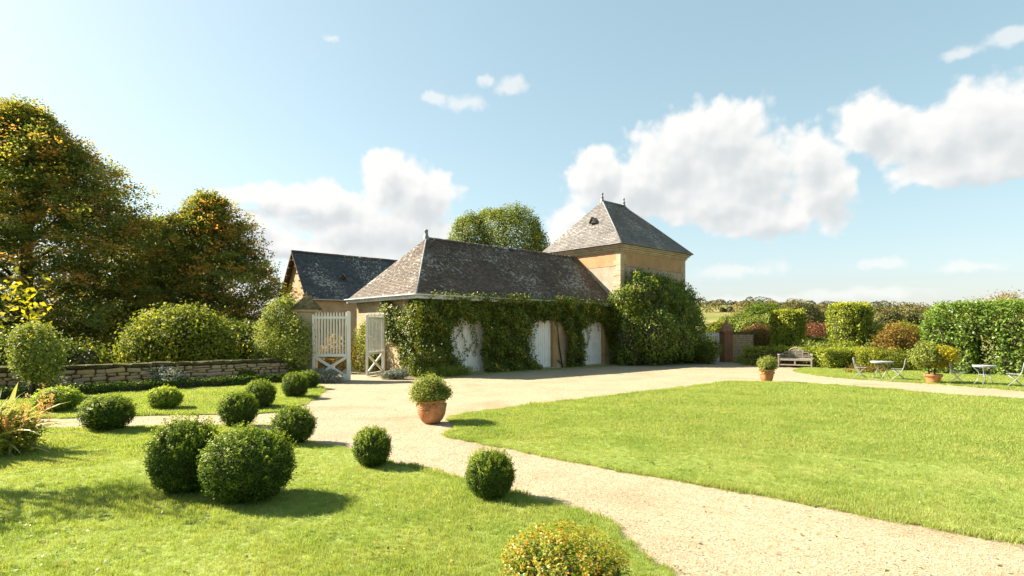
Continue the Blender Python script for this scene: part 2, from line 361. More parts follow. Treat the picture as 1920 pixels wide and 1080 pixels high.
def spray(rg, cen, out, per, cr, size, flat=1.0, jit=.6, up=.3, droop=0.0, rbase=None, rspread=.28, elong=1.7):
    """`per` leaves round each cluster centre"""
    M = len(cen); k = M*per
    c = np.repeat(cen, per, 0); o = np.repeat(out, per, 0)
    off = rg.normal(0, 1, (k, 3))*cr*.55; off[:, 2] *= flat
    c = c + off
    nrm = unit(o*.8 + np.array([0, 0, up]) + rg.normal(0, jit, (k, 3)))
    d = unit(np.cross(nrm, rg.normal(0, 1, (k, 3))) + o*.35 + np.array([0, 0, -droop]))
    s = size*rg.uniform(.65, 1.3, k)
    rb = np.repeat(rg.uniform(.2, .7, M) if rbase is None else rbase, per)
    return c, d, nrm, s, s/elong, rb + rg.normal(0, rspread*.6, k)
def cat(*parts):
    return tuple(np.concatenate([p[i] for p in parts]) for i in range(6))
def shell(rg, blobs, n, inner=.78):
    """points on the skin of a union of ellipsoids (cx,cy,cz,rx,ry,rz) with outward normals"""
    B = np.array(blobs, float); ar = (B[:, 3]*B[:, 4]+B[:, 4]*B[:, 5]+B[:, 3]*B[:, 5]); P = []; O = []
    got = 0
    while got < n:
        i = rg.choice(len(B), n, p=ar/ar.sum()); d = unit(rg.normal(0, 1, (n, 3)))
        f = inner + (1-inner)*rg.uniform(0, 1, n)**.6
        p = B[i, :3] + d*B[i, 3:]*f[:, None]; o = unit(d/B[i, 3:])
        ok = p[:, 2] > .03
        for j in range(len(B)):
            q = np.linalg.norm((p-B[j, :3])/B[j, 3:], axis=1); ok &= ~((q < inner) & (i != j))
        P.append(p[ok]); O.append(o[ok]); got += ok.sum()
    return np.concatenate(P)[:n], np.concatenate(O)[:n]
def blobs_foliage(name, seed, blobs, clusters, per, cr, size, material, parent, inner=.78, lumpf=2.0, lumpa=.12, core=None, **kw):
    rg = np.random.RandomState(seed)
    p, o = shell(rg, blobs, clusters, inner)
    l = lump(p, lumpf, seed); p = p + o*(l*lumpa)[:, None]; p[:, 2] = np.maximum(p[:, 2], .02)
    kw.setdefault('rbase', np.clip(.42 + .22*l + rg.normal(0, .12, len(p)), 0, 1))
    me = leaf_mesh(name, *spray(rg, p, o, per, cr, size, **kw))
    ob = link(name, me, material, parent)
    if core: core_mesh(core[0], seed, blobs, core[1], core[2], parent)
    return ob
def core_mesh(name, seed, blobs, scale, material, parent):
    """dense inner twig mass of a clipped plant"""
    bm = bmesh.new()
    for (x, y, z, a, b, c) in blobs:
        r = bmesh.ops.create_icosphere(bm, subdivisions=2, radius=1.0)
        for v in r['verts']:
            k = scale*(1+.08*math.sin(7*v.co.x+5*v.co.y+seed+9*v.co.z)); v.co = Vector((x+v.co.x*a*k, y+v.co.y*b*k, max(.0, z+v.co.z*c*k)))
    me = bpy.data.meshes.new(name); bm.to_mesh(me); bm.free()
    return link(name, me, material, parent)

# ------------------------------------------------------------------ ground, gravel, lawns
def sheet(name, poly, z, material, depth=None):
    bm = bmesh.new(); vs_ = [bm.verts.new((x, y, z)) for x, y in poly]; f = bm.faces.new(vs_)
    if f.normal.z < 0: f.normal_flip()
    bmesh.ops.recalc_face_normals(bm, faces=bm.faces)
    if f.normal.z < 0: bmesh.ops.reverse_faces(bm, faces=[f])
    if depth:
        n = len(vs_); lo = [bm.verts.new((x, y, z-depth)) for x, y in poly]
        for i in range(n): bm.faces.new((vs_[i], vs_[(i+1) % n], lo[(i+1) % n], lo[i]))
    bmesh.ops.triangulate(bm, faces=[q for q in bm.faces if len(q.verts) > 4])
    me = bpy.data.meshes.new(name); bm.to_mesh(me); bm.free(); return struct(link(name, me, material))
def chaikin(p, it=2):
    p = [Vector(q) for q in p]
    for _ in range(it):
        q = []
        for i in range(len(p)):
            a, b = p[i], p[(i+1) % len(p)]; q += [a*.75+b*.25, a*.25+b*.75]
        p = q
    return p
def ragged(poly, amp, seed, step=.25):
    rg = random.Random(seed); p = chaikin(poly); out = []
    for i in range(len(p)):
        a, b = p[i], p[(i+1) % len(p)]; k = max(1, int((b-a).length/step))
        for j in range(k):
            q = a.lerp(b, j/k); out.append((q.x+rg.uniform(-amp, amp), q.y+rg.uniform(-amp, amp)))
    return out
def inside(px, py, poly):
    p = np.array(poly); x0, y0 = p[:, 0], p[:, 1]; x1, y1 = np.roll(x0, -1), np.roll(y0, -1)
    r = np.zeros(len(px), bool)
    for a, b, c, d in zip(x0, y0, x1, y1):
        t = ((b > py) != (d > py)) & (px < (c-a)*(py-b)/((d-b) if d != b else 1e-9)+a); r ^= t
    return r

def ground_mesh():
    # one sheet to the horizon, rising into low hills far off
    xs = np.concatenate([np.linspace(-3500, -200, 18), np.linspace(-160, 160, 17), np.linspace(200, 3500, 30)])
    ys = np.concatenate([np.linspace(-600, -60, 6), np.linspace(-30, 120, 11), np.linspace(150, 600, 16), np.linspace(680, 4500, 26)])
    def h(x, y):
        t = min(1, max(0, (y-170)/900)); t = t*t*(3-2*t)
        w = .55+.45*math.sin(x*.0023+.6)+.25*math.sin(x*.006+y*.0011)
        return -.03 + t*(14+34*w) + (min(1, max(0, (y-90)/160)))*(-3.0)
    v = [(x, y, h(x, y)) for y in ys for x in xs]; n = len(xs)
    f = [(j*n+i, j*n+i+1, (j+1)*n+i+1, (j+1)*n+i) for j in range(len(ys)-1) for i in range(n-1)]
    me = bpy.data.meshes.new('ground'); me.from_pydata(v, [], f); me.shade_smooth(); return me, h
gme, GH = ground_mesh()
struct(link('ground', gme, m_terrain))
struct(sheet('gravel_path', [(-20, 1), (34, 1), (34, 18), (24, 31), (14.2, 37.2), (13.5, 46), (4, 46), (-3, 38), (-12, 33), (-8.4, 23.6), (-15.2, 17.4), (-20, 13)], 0.0, m_gravel))

LEFT = [(-14, 11.75), (-9.6, 11.65), (-8.61, 11.63), (-7.7, 11.87), (-6.21, 12.13), (-5.21, 11.74), (-4.38, 10.69), (-3.49, 10.05), (-3.0, 9.82), (-2.6, 9.6), (-1.82, 8.67), (-1.27, 8.18), (-.58, 7.66), (-.03, 7.11), (.47, 6.55), (.91, 6.19), (1.05, 5.89), (1.05, 5.5), (1.13, 5.11), (1.27, 4.7), (1.45, 3.9), (1.3, 2), (-14, 2)]
STRIP = [(-15, 13.1), (-10.56, 13.09), (-9.77, 13.17), (-8.54, 13.58), (-7.04, 13.76), (-6.1, 13.76), (-5.71, 14.21), (-5.57, 15.43), (-5.8, 17.01), (-6.17, 18.78), (-7.0, 21.2), (-8.3, 21.9), (-12.14, 18.46), (-15, 15.9)]
RIGHT = [(-1.48, 13.01), (-1.26, 13.5), (.14, 15.1), (2.49, 17.01), (6.48, 20.57), (7.9, 22.04), (9.39, 22.38), (11.06, 21.6), (12.21, 20.19), (13.44, 17.7), (14.77, 16.62), (15.6, 12.71), (11, 7.5), (7.2, 4.9), (6.2, 4.6), (4.76, 5.36), (4.03, 5.98), (3.32, 6.71), (2.37, 7.53), (1.49, 8.24), (.7, 8.96), (-.25, 9.95), (-.87, 10.49), (-1.24, 10.85), (-1.31, 11.25), (-1.14, 11.74), (-1.16, 12.27)]
FAR = [(14.0, 28.6), (13.5, 26.6), (13.54, 24.91), (14.2, 23.48), (15.74, 21.6), (16.87, 19.12), (17.44, 17.28), (26, 17), (27, 24), (23.5, 31), (18.5, 33.5), (15.3, 30.4)]
lawns = []
for nm, poly, sd in (('lawn_with_box_balls', LEFT, 1), ('lawn_strip_by_hedge', STRIP, 2), ('main_lawn', RIGHT, 3), ('lawn_with_tables', FAR, 4)):
    rp = ragged(poly, .05, sd, .16); lawns.append((nm, rp)); sheet(nm, rp, .025, m_turf, .06)
# earth bed between low hedge and stone wall, bed under the climbers
sheet('flower_bed', [(-8.3, 22.1), (-8.7, 23.4), (-17.5, 15.4), (-16.5, 14.2)], .018, m_soil, .05)

def blade_tuft(seed, nb, rad, h, w):
    rg = random.Random(seed); v = []; f = []
    for i in range(nb):
        a = rg.uniform(0, 6.283); r = rad*math.sqrt(rg.random()); x, y = r*math.cos(a), r*math.sin(a)
        hh = h*rg.uniform(.55, 1.25); t = rg.uniform(0, 6.283); ln = rg.uniform(.15, .75)*hh
        sx, sy = -math.sin(t)*w/2, math.cos(t)*w/2; dx, dy = math.cos(t)*ln, math.sin(t)*ln; b = len(v)
        v += [(x-sx, y-sy, 0), (x+sx, y+sy, 0), (x+dx*.4+sx*.8, y+dy*.4+sy*.8, hh*.6), (x+dx*.4-sx*.8, y+dy*.4-sy*.8, hh*.6), (x+dx, y+dy, hh)]
        f += [(b, b+1, b+2, b+3), (b+3, b+2, b+4)]
    me = bpy.data.meshes.new('tuft'); me.from_pydata(v, [], f); me.materials.append(m_blade)
    return bpy.data.objects.new('tuft', me)
def scatter_group(name, src, tilt=.25):
    g = bpy.data.node_groups.new(name, 'GeometryNodeTree')
    g.interface.new_socket('Geometry', in_out='INPUT', socket_type='NodeSocketGeometry')
    g.interface.new_socket('Geometry', in_out='OUTPUT', socket_type='NodeSocketGeometry')
    N = g.nodes; L = g.links; i = N.new('NodeGroupInput'); o = N.new('NodeGroupOutput')
    oi = N.new('GeometryNodeObjectInfo'); oi.inputs['Object'].default_value = src; oi.inputs['As Instance'].default_value = True
    ip = N.new('GeometryNodeInstanceOnPoints'); L.new(i.outputs[0], ip.inputs['Points']); L.new(oi.outputs['Geometry'], ip.inputs['Instance'])
    rv = N.new('FunctionNodeRandomValue'); rv.data_type = 'FLOAT_VECTOR'
    rv.inputs[0].default_value = (-tilt, -tilt, 0); rv.inputs[1].default_value = (tilt, tilt, 6.283); L.new(rv.outputs[0], ip.inputs['Rotation'])
    na = N.new('GeometryNodeInputNamedAttribute'); na.data_type = 'FLOAT'; na.inputs['Name'].default_value = 's'
    L.new(na.outputs[0], ip.inputs['Scale']); L.new(ip.outputs[0], o.inputs[0]); return g
def scatter(name, pts, scale, group):
    me = bpy.data.meshes.new(name); me.vertices.add(len(pts)); me.vertices.foreach_set('co', pts.astype(np.float32).ravel())
    a = me.attributes.new('s', 'FLOAT', 'POINT'); a.data.foreach_set('value', scale.astype(np.float32)); me.update()
    o = link(name, me); md = o.modifiers.new('scatter', 'NODES'); md.node_group = group; return o
g_near = scatter_group('grass_scatter', blade_tuft(1, 16, .05, .042, .0042))
g_far = scatter_group('coarse_grass_scatter', blade_tuft(2, 26, .11, .05, .0085))
def in_view(x, y): return (y > 3.6) & (np.abs(x) < .93*y+.6)
def grow(name, poly, seed, label, k=1.0):
    rg = np.random.RandomState(seed); P = np.array(poly); x0, y0 = P.min(0); x1, y1 = P.max(0); A = (x1-x0)*(y1-y0)
    n = int(A*900*k); x = rg.uniform(x0, x1, n); y = rg.uniform(y0, y1, n)
    d = np.hypot(x, y); keep = rg.uniform(0, 1, n) < np.minimum(1, (4.6/np.maximum(d, 1))**1.5)
    x, y, d = x[keep], y[keep], d[keep]; v = in_view(x, y); x, y, d = x[v], y[v], d[v]
    ok = inside(x, y, poly); x, y, d = x[ok], y[ok], d[ok]
    pts = np.stack([x, y, np.full(len(x), .022)], 1)
    near = d < 10.5
    s = rg.uniform(.7, 1.25, len(x))*(.85+.35*lump(pts, 1.6, 3))
    for nm, sel, grp, f in ((name, near, g_near, .95), (name, ~near, g_far, .85)):
        if sel.sum() < 20: continue
        o = scatter(nm, pts[sel], s[sel]*f*(1 if grp is g_near else np.minimum(1.5, d[sel]/16+.35)), grp)
        struct(o, 'stuff'); tag(o, label + (', nearer part' if (grp is g_near and (~near).sum() > 20) else ', farther part' if near.sum() > 20 else ''), 'grass')
def edging(poly, seed, label):
    # longer uncut grass hanging over the lawn edge
    rg = np.random.RandomState(seed); P = np.array(poly); Q = np.roll(P, -1, 0); X = []
    for a, b in zip(P, Q):
        if not (b[1] > 3.5 and abs(b[0]) < b[1]+1): continue
        k = max(1, int(np.linalg.norm(b-a)*(90 if b[1] < 11 else 40))); t = rg.uniform(0, 1, (k, 1)); X.append(a+(b-a)*t+rg.normal(0, .03, (k, 2)))
    X = np.concatenate(X); s = rg.uniform(.7, 1.7, len(X))*(.75+.6*np.clip(lump(np.c_[X, X[:, 0]*0], 2.2, seed), -.6, 1))
    o = scatter('lawn_edge_grass', np.c_[X, np.full(len(X), .012)], s, g_near); struct(o, 'stuff'); tag(o, label, 'grass')
for i_, w_ in enumerate(('lawn with the box balls', 'strip along the low hedge', 'large open lawn', 'lawn under the tables')): edging(lawns[i_][1], 31+i_, 'longer ragged grass fringing the '+w_)
grow('lawn_grass', lawns[0][1], 11, 'sunlit mown grass around the box balls', 1.25)
grow('lawn_grass', lawns[1][1], 12, 'mown grass of the strip along the low hedge', 1.3)
grow('lawn_grass', lawns[2][1], 13, 'mown grass of the large open lawn', 1.25)
grow('lawn_grass', lawns[3][1], 14, 'mown grass under the garden tables', 1.3)

def pebbles():
    bm = bmesh.new(); bmesh.ops.create_icosphere(bm, subdivisions=1, radius=1)
    for v in bm.verts: v.co = Vector((v.co.x*1.2, v.co.y*.9, v.co.z*.6))*random.uniform(.85, 1.15)
    me = bpy.data.meshes.new('pebble'); bm.to_mesh(me); bm.free(); me.materials.append(m_pebble)
    g = scatter_group('pebble_scatter', bpy.data.objects.new('pebble', me), .5)
    rg = np.random.RandomState(5); n = 45000; y = 4.2+rg.uniform(0, 1, n)**1.6*11; x = rg.uniform(-1, 1, n)*(.95*y+.5)
    for nm, lp in lawns[:3]:
        ok = ~inside(x, y, lp); x, y = x[ok], y[ok]
    o = scatter('loose_gravel', np.stack([x, y, np.full(len(x), .002)], 1), rg.uniform(.003, .0085, len(x))*(1+.02*y), g)
    struct(o, 'stuff'); tag(o, 'loose pale pebbles lying on the gravel path', 'gravel')
pebbles()

# ------------------------------------------------------------------ roofs
def slates(name, O, A, B, poly, gauge, width, material, parent, seed, lift=.012, thick=.012):
    """courses of slates on a plane: O origin at eave, A along eave, B up the slope, poly in (a, b) metres"""
    rg = random.Random(seed); O, A, B = Vector(O), Vector(A).normalized(), Vector(B).normalized(); Nn = A.cross(B).normalized()
    if Nn.z < 0: Nn = -Nn
    bmax = max(q[1] for q in poly); v = []; f = []; rn = []
    def span(b):
        xs = []
        for i in range(len(poly)):
            (a0, b0), (a1, b1) = poly[i], poly[(i+1) % len(poly)]
            if (b0 <= b < b1) or (b1 <= b < b0): xs.append(a0+(a1-a0)*(b-b0)/(b1-b0))
        return (min(xs), max(xs)) if len(xs) >= 2 else None
    row = 0; b = 0.0
    while b < bmax-.02:
        s0 = span(b+.01); s1 = span(min(b+gauge, bmax-.005))
        if s0 and s1:
            x = s0[0]-rg.random()*width*.5 - (width*.5 if row % 2 else 0); course = rg.uniform(-.1, .1)
            while x < s0[1]:
                w = width*rg.uniform(.8, 1.2); xa, xb = max(x, s0[0]), min(x+w-.004, s0[1]); x += w
                if xb-xa < .03: continue
                ta, tb = min(max(xa, s1[0]), s1[1]), max(min(xb, s1[1]), s1[0])
                if tb-ta < .003: tb = ta+.003
                l0 = lift+rg.uniform(0, .008); jb = rg.uniform(-.008, .008); k = len(v)
                lo = b-.012+jb; hi = b+gauge
                P_ = lambda a_, b_, h_: O+A*a_+B*b_+Nn*h_
                v += [P_(xa, lo, l0+thick), P_(xb, lo, l0+thick), P_(tb, hi, lift*.2), P_(ta, hi, lift*.2), P_(xa, lo, 0), P_(xb, lo, 0)]
                f += [(k, k+1, k+2, k+3), (k+4, k+5, k+1, k)]; r = rg.random()*.8+.1+course; rn += [r, r]
        b += gauge; row += 1
    me = bpy.data.meshes.new(name); me.from_pydata([tuple(p) for p in v], [], f)
    a = me.attributes.new('rnd', 'FLOAT', 'FACE'); a.data.foreach_set('value', rn)
    o = link(name, me, material, parent); struct(o, 'stuff'); return o
def hip_roof(parent, x0, x1, y0, y1, z0, zr, rx0, rx1, material, seed, gauge, width, faces='fl', base_mat=None):
    """solid hipped roof with ridge from rx0 to rx1 at mid depth, slates on faces f(ront) l(eft) r(ight) b(ack)"""
    ym = (y0+y1)/2; m = MB()
    m.add([(x0,y0,z0),(x1,y0,z0),(x1,y1,z0),(x0,y1,z0),(rx0,ym,zr),(rx1,ym,zr)], [(0,1,5,4),(2,3,4,5),(3,0,4),(1,2,5),(0,3,2,1)])
    roof = m.build('roof', base_mat or material, parent)
    hf = math.hypot(ym-y0, zr-z0)
    if 'f' in faces: slates('slate_courses', (x0, y0, z0), (1,0,0), (0, ym-y0, zr-z0), [(0,0),(x1-x0,0),(rx1-x0,hf),(rx0-x0,hf)], gauge, width, material, roof, seed)
    if 'b' in faces: slates('slate_courses', (x1, y1, z0), (-1,0,0), (0, ym-y1, zr-z0), [(0,0),(x1-x0,0),(x1-rx0,hf),(x1-rx1,hf)], gauge, width, material, roof, seed+1)
    if 'l' in faces and rx0 > x0+.05:
        hl = math.hypot(rx0-x0, zr-z0); slates('slate_courses', (x0, y1, z0), (0,-1,0), (rx0-x0, 0, zr-z0), [(0,0),(y1-y0,0),((y1-y0)/2+.01,hl),((y1-y0)/2-.01,hl)], gauge, width, material, roof, seed+2)
    if 'r' in faces and rx1 < x1-.05:
        hl = math.hypot(x1-rx1, zr-z0); slates('slate_courses', (x1, y0, z0), (0,1,0), (rx1-x1, 0, zr-z0), [(0,0),(y1-y0,0),((y1-y0)/2+.01,hl),((y1-y0)/2-.01,hl)], gauge, width, material, roof, seed+3)
    return roof
def ridge_tiles(parent, a, b, material, step=.38, r=.085):
    a, b = Vector(a), Vector(b); n = max(1, int((b-a).length/step)); d = (b-a)/n
    base = MB(); pr = [(-r*1.25, -.07), (-r*.85, .02), (0, r*.75), (r*.85, .02), (r*1.25, -.07)]
    dn = d.normalized(); side = dn.cross(Vector((0,0,1))).normalized(); up = side.cross(dn)
    P = []
    for t in (0, 1.04):
        k = 1.0 if t == 0 else 1.08
        for (s, h) in pr: P.append(d*t+side*s*k+up*(h*k))
    me = base.add(P, [(0,1,6,5),(1,2,7,6),(2,3,8,7),(3,4,9,8),(0,5,9,4),(5,6,7,8,9),(4,3,2,1,0)]).mesh('ridge_tile')
    me.materials.append(material)
    for i in range(n):
        o = link('ridge_tile', me, None, parent, loc=a+d*i+Vector((0,0,random.uniform(-.006,.006))))
def finial(parent, p, h, material):
    prof = [(.13,-.15),(.13,.06),(.09,.10),(.075,h*.35),(.10,h*.42),(.10,h*.48),(.055,h*.55),(.05,h*.75),(.085,h*.84),(.06,h*.95),(0.001,h)]
    o = MB().lathe(prof, 12).build('finial', material, parent, True, loc=p); return o

ANG = math.atan2(.673, .740)
U = Vector((.7398, .6728, 0)); V = Vector((-.6728, .7398, 0))
HC = Vector((-4.10, 25.3, 0))                      # near corner of the carriage house

# ------------------------------------------------------------------ carriage house
ch = thing('carriage_house', 'low stone carriage house with hipped brown tiled roof and three arched white doors', 'building', HC, ANG)
DOORS = [(1.6, 4.1), (6.05, 8.55), (10.4, 12.85)]; LX, LY, WH = 13.6, 5.74, 3.45; SPR, CRN = 2.25, 2.92; RV = .22
def archz(x, x0, x1):
    c = (x0+x1)/2; a = (x1-x0)/2; t = min(1, abs(x-c)/a); return SPR+(CRN-SPR)*math.sqrt(max(0, 1-t**2.4))
def carriage_wall():
    m = MB(); NS = 18; edges = [0]+[e for d in DOORS for e in d]+[LX]
    for i in range(0, len(edges), 2): m.add([(edges[i],0,0),(edges[i+1],0,0),(edges[i+1],0,WH),(edges[i],0,WH)], [(0,1,2,3)])
    for x0, x1 in DOORS:
        xs = [x0+(x1-x0)*(.5-.5*math.cos(math.pi*k/NS)) for k in range(NS+1)]; zs = [archz(x, x0, x1) for x in xs]
        for k in range(NS):
            m.add([(xs[k],0,zs[k]),(xs[k+1],0,zs[k+1]),(xs[k+1],0,WH),(xs[k],0,WH)], [(0,1,2,3)])
            m.add([(xs[k],0,zs[k]),(xs[k+1],0,zs[k+1]),(xs[k+1],RV,zs[k+1]),(xs[k],RV,zs[k])], [(0,3,2,1)])
        for x in (x0, x1): m.add([(x,0,0),(x,RV,0),(x,RV,SPR),(x,0,SPR)], [(0,1,2,3)])
    m.add([(0,0,0),(0,LY,0),(0,LY,WH),(0,0,WH)], [(0,3,2,1)]); m.add([(LX,0,0),(LX,LY,0),(LX,LY,WH),(LX,0,WH)], [(0,1,2,3)])
    m.add([(0,LY,0),(LX,LY,0),(LX,LY,WH),(0,LY,WH)], [(0,3,2,1)])
    me = bpy.data.meshes.new('wall'); me.from_pydata(m.v, [], m.f); return link('wall', me, m_wall, ch)
cw = carriage_wall()
for x0, x1 in DOORS:
    dm = MB(); NS = 16; xs = [x0+(x1-x0)*k/NS for k in range(NS+1)]
    for k in range(NS): dm.add([(xs[k],RV+.012,0),(xs[k+1],RV+.012,0),(xs[k+1],RV+.012,archz(xs[k+1],x0,x1)),(xs[k],RV+.012,archz(xs[k],x0,x1))], [(0,1,2,3)])
    d = dm.build('door', m_whiteold, ch); NP = 16; pw = (x1-x0)/NP
    for k in range(NP):
        xa, xb = x0+k*pw+.006, x0+(k+1)*pw-.006
        if k == NP//2: xa += .008
        p = [(xa, .05), (xb, .05), (xb, archz(xb, x0, x1)-.01), ((xa+xb)/2, archz((xa+xb)/2, x0, x1)-.01), (xa, archz(xa, x0, x1)-.01)]
        yy = RV-.03+random.uniform(-.003, .003)
        mm = MB().add([(x, yy, z) for x, z in p]+[(x, RV+.01, z) for x, z in p], [(0,1,2,3,4),(9,8,7,6,5)]+[(i,(i+1)%5+0,(i+1)%5+5,i+5) for i in range(5)])
        bevel(mm.build('plank', m_whiteold, d), .006)
    MB().box(x0-.25, x1+.25, -.22, RV, 0.001, .045).build('threshold', m_ashlar, ch)
    for xj, s in ((x0, -1), (x1, 1)):
        z = .05; i = 0
        while z < SPR-.1:
            h = random.uniform(.30, .42); w = .42 if i % 2 else .28; h = min(h, SPR-z)
            xa, xb = sorted((xj+s*.002-s*.014, xj+s*w)); bevel(MB().box(xa, xb, -.022, RV-.05, z+.006, z+h-.006).build('jamb_stone', m_jamb, cw), .012); z += h; i += 1
roof = hip_roof(ch, -.36, LX+.0, -.36, LY+.36, 3.56, 6.64, 2.32, LX, m_slate, 40, .105, .165, 'fl')
MB().box(-.30, LX, -.30, LY+.30, 3.44, 3.555).build('soffit', m_wood, ch)
def gutter(parent, a, b, z, r=.075):
    a, b = Vector((*a, z)), Vector((*b, z)); d = (b-a).normalized(); s = d.cross(Vector((0,0,1)))
    m = MB(); P = []
    for c in (a, b):
        for k in range(7):
            t = math.pi*k/6; P.append(c+s*(math.cos(t)*r)+Vector((0,0,-math.sin(t)*r)))
        for k in range(6, -1, -1):
            t = math.pi*k/6; P.append(c+s*(math.cos(t)*r*.86)+Vector((0,0,-math.sin(t)*r*.86)))
    m.add(P, [(k, (k+1) % 14, 14+(k+1) % 14, 14+k) for k in range(14)]); return m.build('gutter', m_gutter, parent, True)
gutter(ch, (-.46, -.44), (LX, -.44), 3.60); gutter(ch, (-.44, LY+.4), (-.44, -.46), 3.60)
MB().box(-.375, LX, -.375, -.345, 3.40, 3.59).build('fascia', m_gutter, ch)
MB().box(-.375, -.345, -.343, LY+.36, 3.40, 3.59).build('fascia', m_gutter, ch)
ymr = LY/2
ridge_tiles(roof, (2.45, ymr, 6.66), (LX-.02, ymr, 6.66), m_slate)
hp = MB(); hp.tube([(-.33, -.33, 3.60), (2.32, ymr, 6.67)], .035, 6); hp.build('hip_flashing', m_lead, roof, True)
fm = MB().lathe([(.14, -.12), (.13, .1), (.10, .14), (.085, .34), (.10, .36), (.10, .42), (.001, .44)], 10); fm.build('finial', m_lead, roof, True, loc=(2.32, ymr, 6.66))
# downpipe at the near corner
MB().tube([(-.06, 3.05, 3.42), (-.06, 3.05, .05)], .04, 8).build('downpipe', m_white, ch, True)

# ------------------------------------------------------------------ tower
TX0, TX1, TY0, TY1 = 13.62, 20.7, -.63, 5.3
tw = thing('pavilion_tower', 'square ochre rendered tower with steep hipped slate roof behind the wisteria', 'building', HC, ANG)
bevel(MB().box(TX0, TX1, TY0, TY1, 0, 5.85).build('lower_wall', m_tower_lo, tw), .02)
MB().box(TX0-.012, TX1+.012, TY0-.012, TY1+.012, 5.852, 6.82).build('upper_wall', m_tower_hi, tw)
cn = MB()
for (o, z0, z1) in ((.07, 6.70, 6.78), (.13, 6.782, 6.90), (.22, 6.902, 7.0), (.30, 7.002, 7.09)): cn.box(TX0-o, TX1+o, TY0-o, TY1+o, z0, z1)
bevel(cn.build('cornice', m_ashlar, tw), .012)
z = 3.4; i = 0
while z < 6.65:
    h = random.uniform(.30, .36); a, b = (.50, .30) if i % 2 else (.30, .50); h = min(h, 6.68-z)
    q = MB().box(TX0-.025, TX0+a, TY0-.025, TY0+b, z+.004, z+h-.004).build('quoin', m_ashlar, tw); bevel(q, .01)
    q = MB().box(TX1-b, TX1+.025, TY0-.025, TY0+a, z+.004, z+h-.004).build('quoin', m_ashlar, tw); bevel(q, .01); z += h; i += 1
tr_ = hip_roof(tw, TX0-.40, TX1+.40, TY0-.40, TY1+.40, 7.10, 10.45, TX0+2.0, TX0+4.3, m_slate_t, 60, .13, .19, 'flr')
ymt = (TY0+TY1)/2
for xx in (TX0+2.0, TX0+4.3): finial(tr_, (xx, ymt, 10.45), .55, m_lead)
ridge_tiles(tr_, (TX0+2.1, ymt, 10.47), (TX0+4.25, ymt, 10.47), m_slate_t)
MB().tube([(TX0-.38, TY0-.38, 7.13), (TX0+2.0, ymt, 10.47)], .04, 6).build('hip_flashing', m_lead, tr_, True)
MB().tube([(TX1+.38, TY0-.38, 7.13), (TX0+4.3, ymt, 10.47)], .04, 6).build('hip_flashing', m_lead, tr_, True)
def roof_vent(parent, p, d, mat_):
    """small hooded roof vent opening toward direction d (horizontal unit)"""
    d = Vector(d); s = d.cross(Vector((0, 0, 1))); p = Vector(p); up = Vector((0, 0, 1)); P = []
    w, h, ln = .26, .30, .55
    P = [p-s*w+d*.12-up*.1, p+s*w+d*.12-up*.1, p+up*h+d*.12, p-d*ln-s*w*.5-up*.1, p-d*ln+s*w*.5-up*.1, p-d*ln+up*(h*.9)]
    hood = MB().add(P, [(0,2,5,3),(2,1,4,5),(3,5,4)]); o = hood.build('roof_vent', mat_, parent)
    q = [x-d*.06 for x in P[:3]]; MB().add(q, [(0,1,2)]).build('vent_opening', m_soil, parent); return o
fl = .50
roof_vent(tr_, (TX0-.40+2.4*fl-.12, ymt-.3, 7.10+3.35*fl+.12), (-1, 0, 0), m_lead)

# ------------------------------------------------------------------ barn behind the gate
E1 = Vector((-13.6, 38.0, 0))
bn = thing('slate_barn', 'yellow rendered barn with steep blue slate roof behind the left gate pillar', 'building', E1, ANG)
BL, BD, BE, BR = 15.0, 4.92, 4.15, 7.5
m = MB(); y0, y1 = .25, BD-.25
m.add([(.35,y0,0),(BL,y0,0),(BL,y1,0),(.35,y1,0),(.35,y0,BE),(BL,y0,BE),(BL,y1,BE),(.35,y1,BE),(.35,BD/2,BR-.22),(BL,BD/2,BR-.22)],
      [(0,1,5,4),(1,2,6,9,5),(2,3,7,6),(3,0,4,8,7),(4,5,9,8),(6,7,8,9)])
m.build('wall', m_wall, bn)
rb = MB(); t = .1
for sgn in (0, 1):
    ye, s = (0, 1) if sgn == 0 else (BD, -1)
    rb.add([(0,ye,BE-.02),(BL,ye,BE-.02),(BL,BD/2,BR),(0,BD/2,BR),(0,ye,BE-.02-t),(BL,ye,BE-.02-t),(BL,BD/2,BR-t*1.4),(0,BD/2,BR-t*1.4)], [(0,1,2,3),(4,7,6,5),(0,4,5,1),(0,3,7,4),(1,5,6,2)])
br_ = rb.build('roof', m_wood, bn)
sl = math.hypot(BD/2, BR-BE)
slates('slate_courses', (-.02, 0, BE), (1,0,0), (0, BD/2, BR-BE), [(0,0),(BL,0),(BL,sl),(0,sl)], .12, .19, m_slate_b, br_, 71)
ridge_tiles(br_, (0, BD/2, BR+.02), (BL, BD/2, BR+.02), m_slate)
gutter(bn, (-.05, -.08), (BL, -.08), BE-.03)
for k in range(7):
    ft = k/6.5; MB().box(-.0, .5, BD-.1-ft*(BD/2-.1)-.05, BD-.1-ft*(BD/2-.1)+.05, BE-.25+ft*(BR-BE-.05)-.1, BE-.25+ft*(BR-BE-.05)).build('purlin', m_wood, br_)
    MB().box(.0, .5, .1+ft*(BD/2-.1)-.05, .1+ft*(BD/2-.1)+.05, BE-.25+ft*(BR-BE-.05)-.1, BE-.25+ft*(BR-BE-.05)).build('purlin', m_wood, br_)
roof_vent(br_, (3.1, BD/2*.46-.1, BE+(BR-BE)*.46+.1), (-.55, -.83, 0), m_zinc)

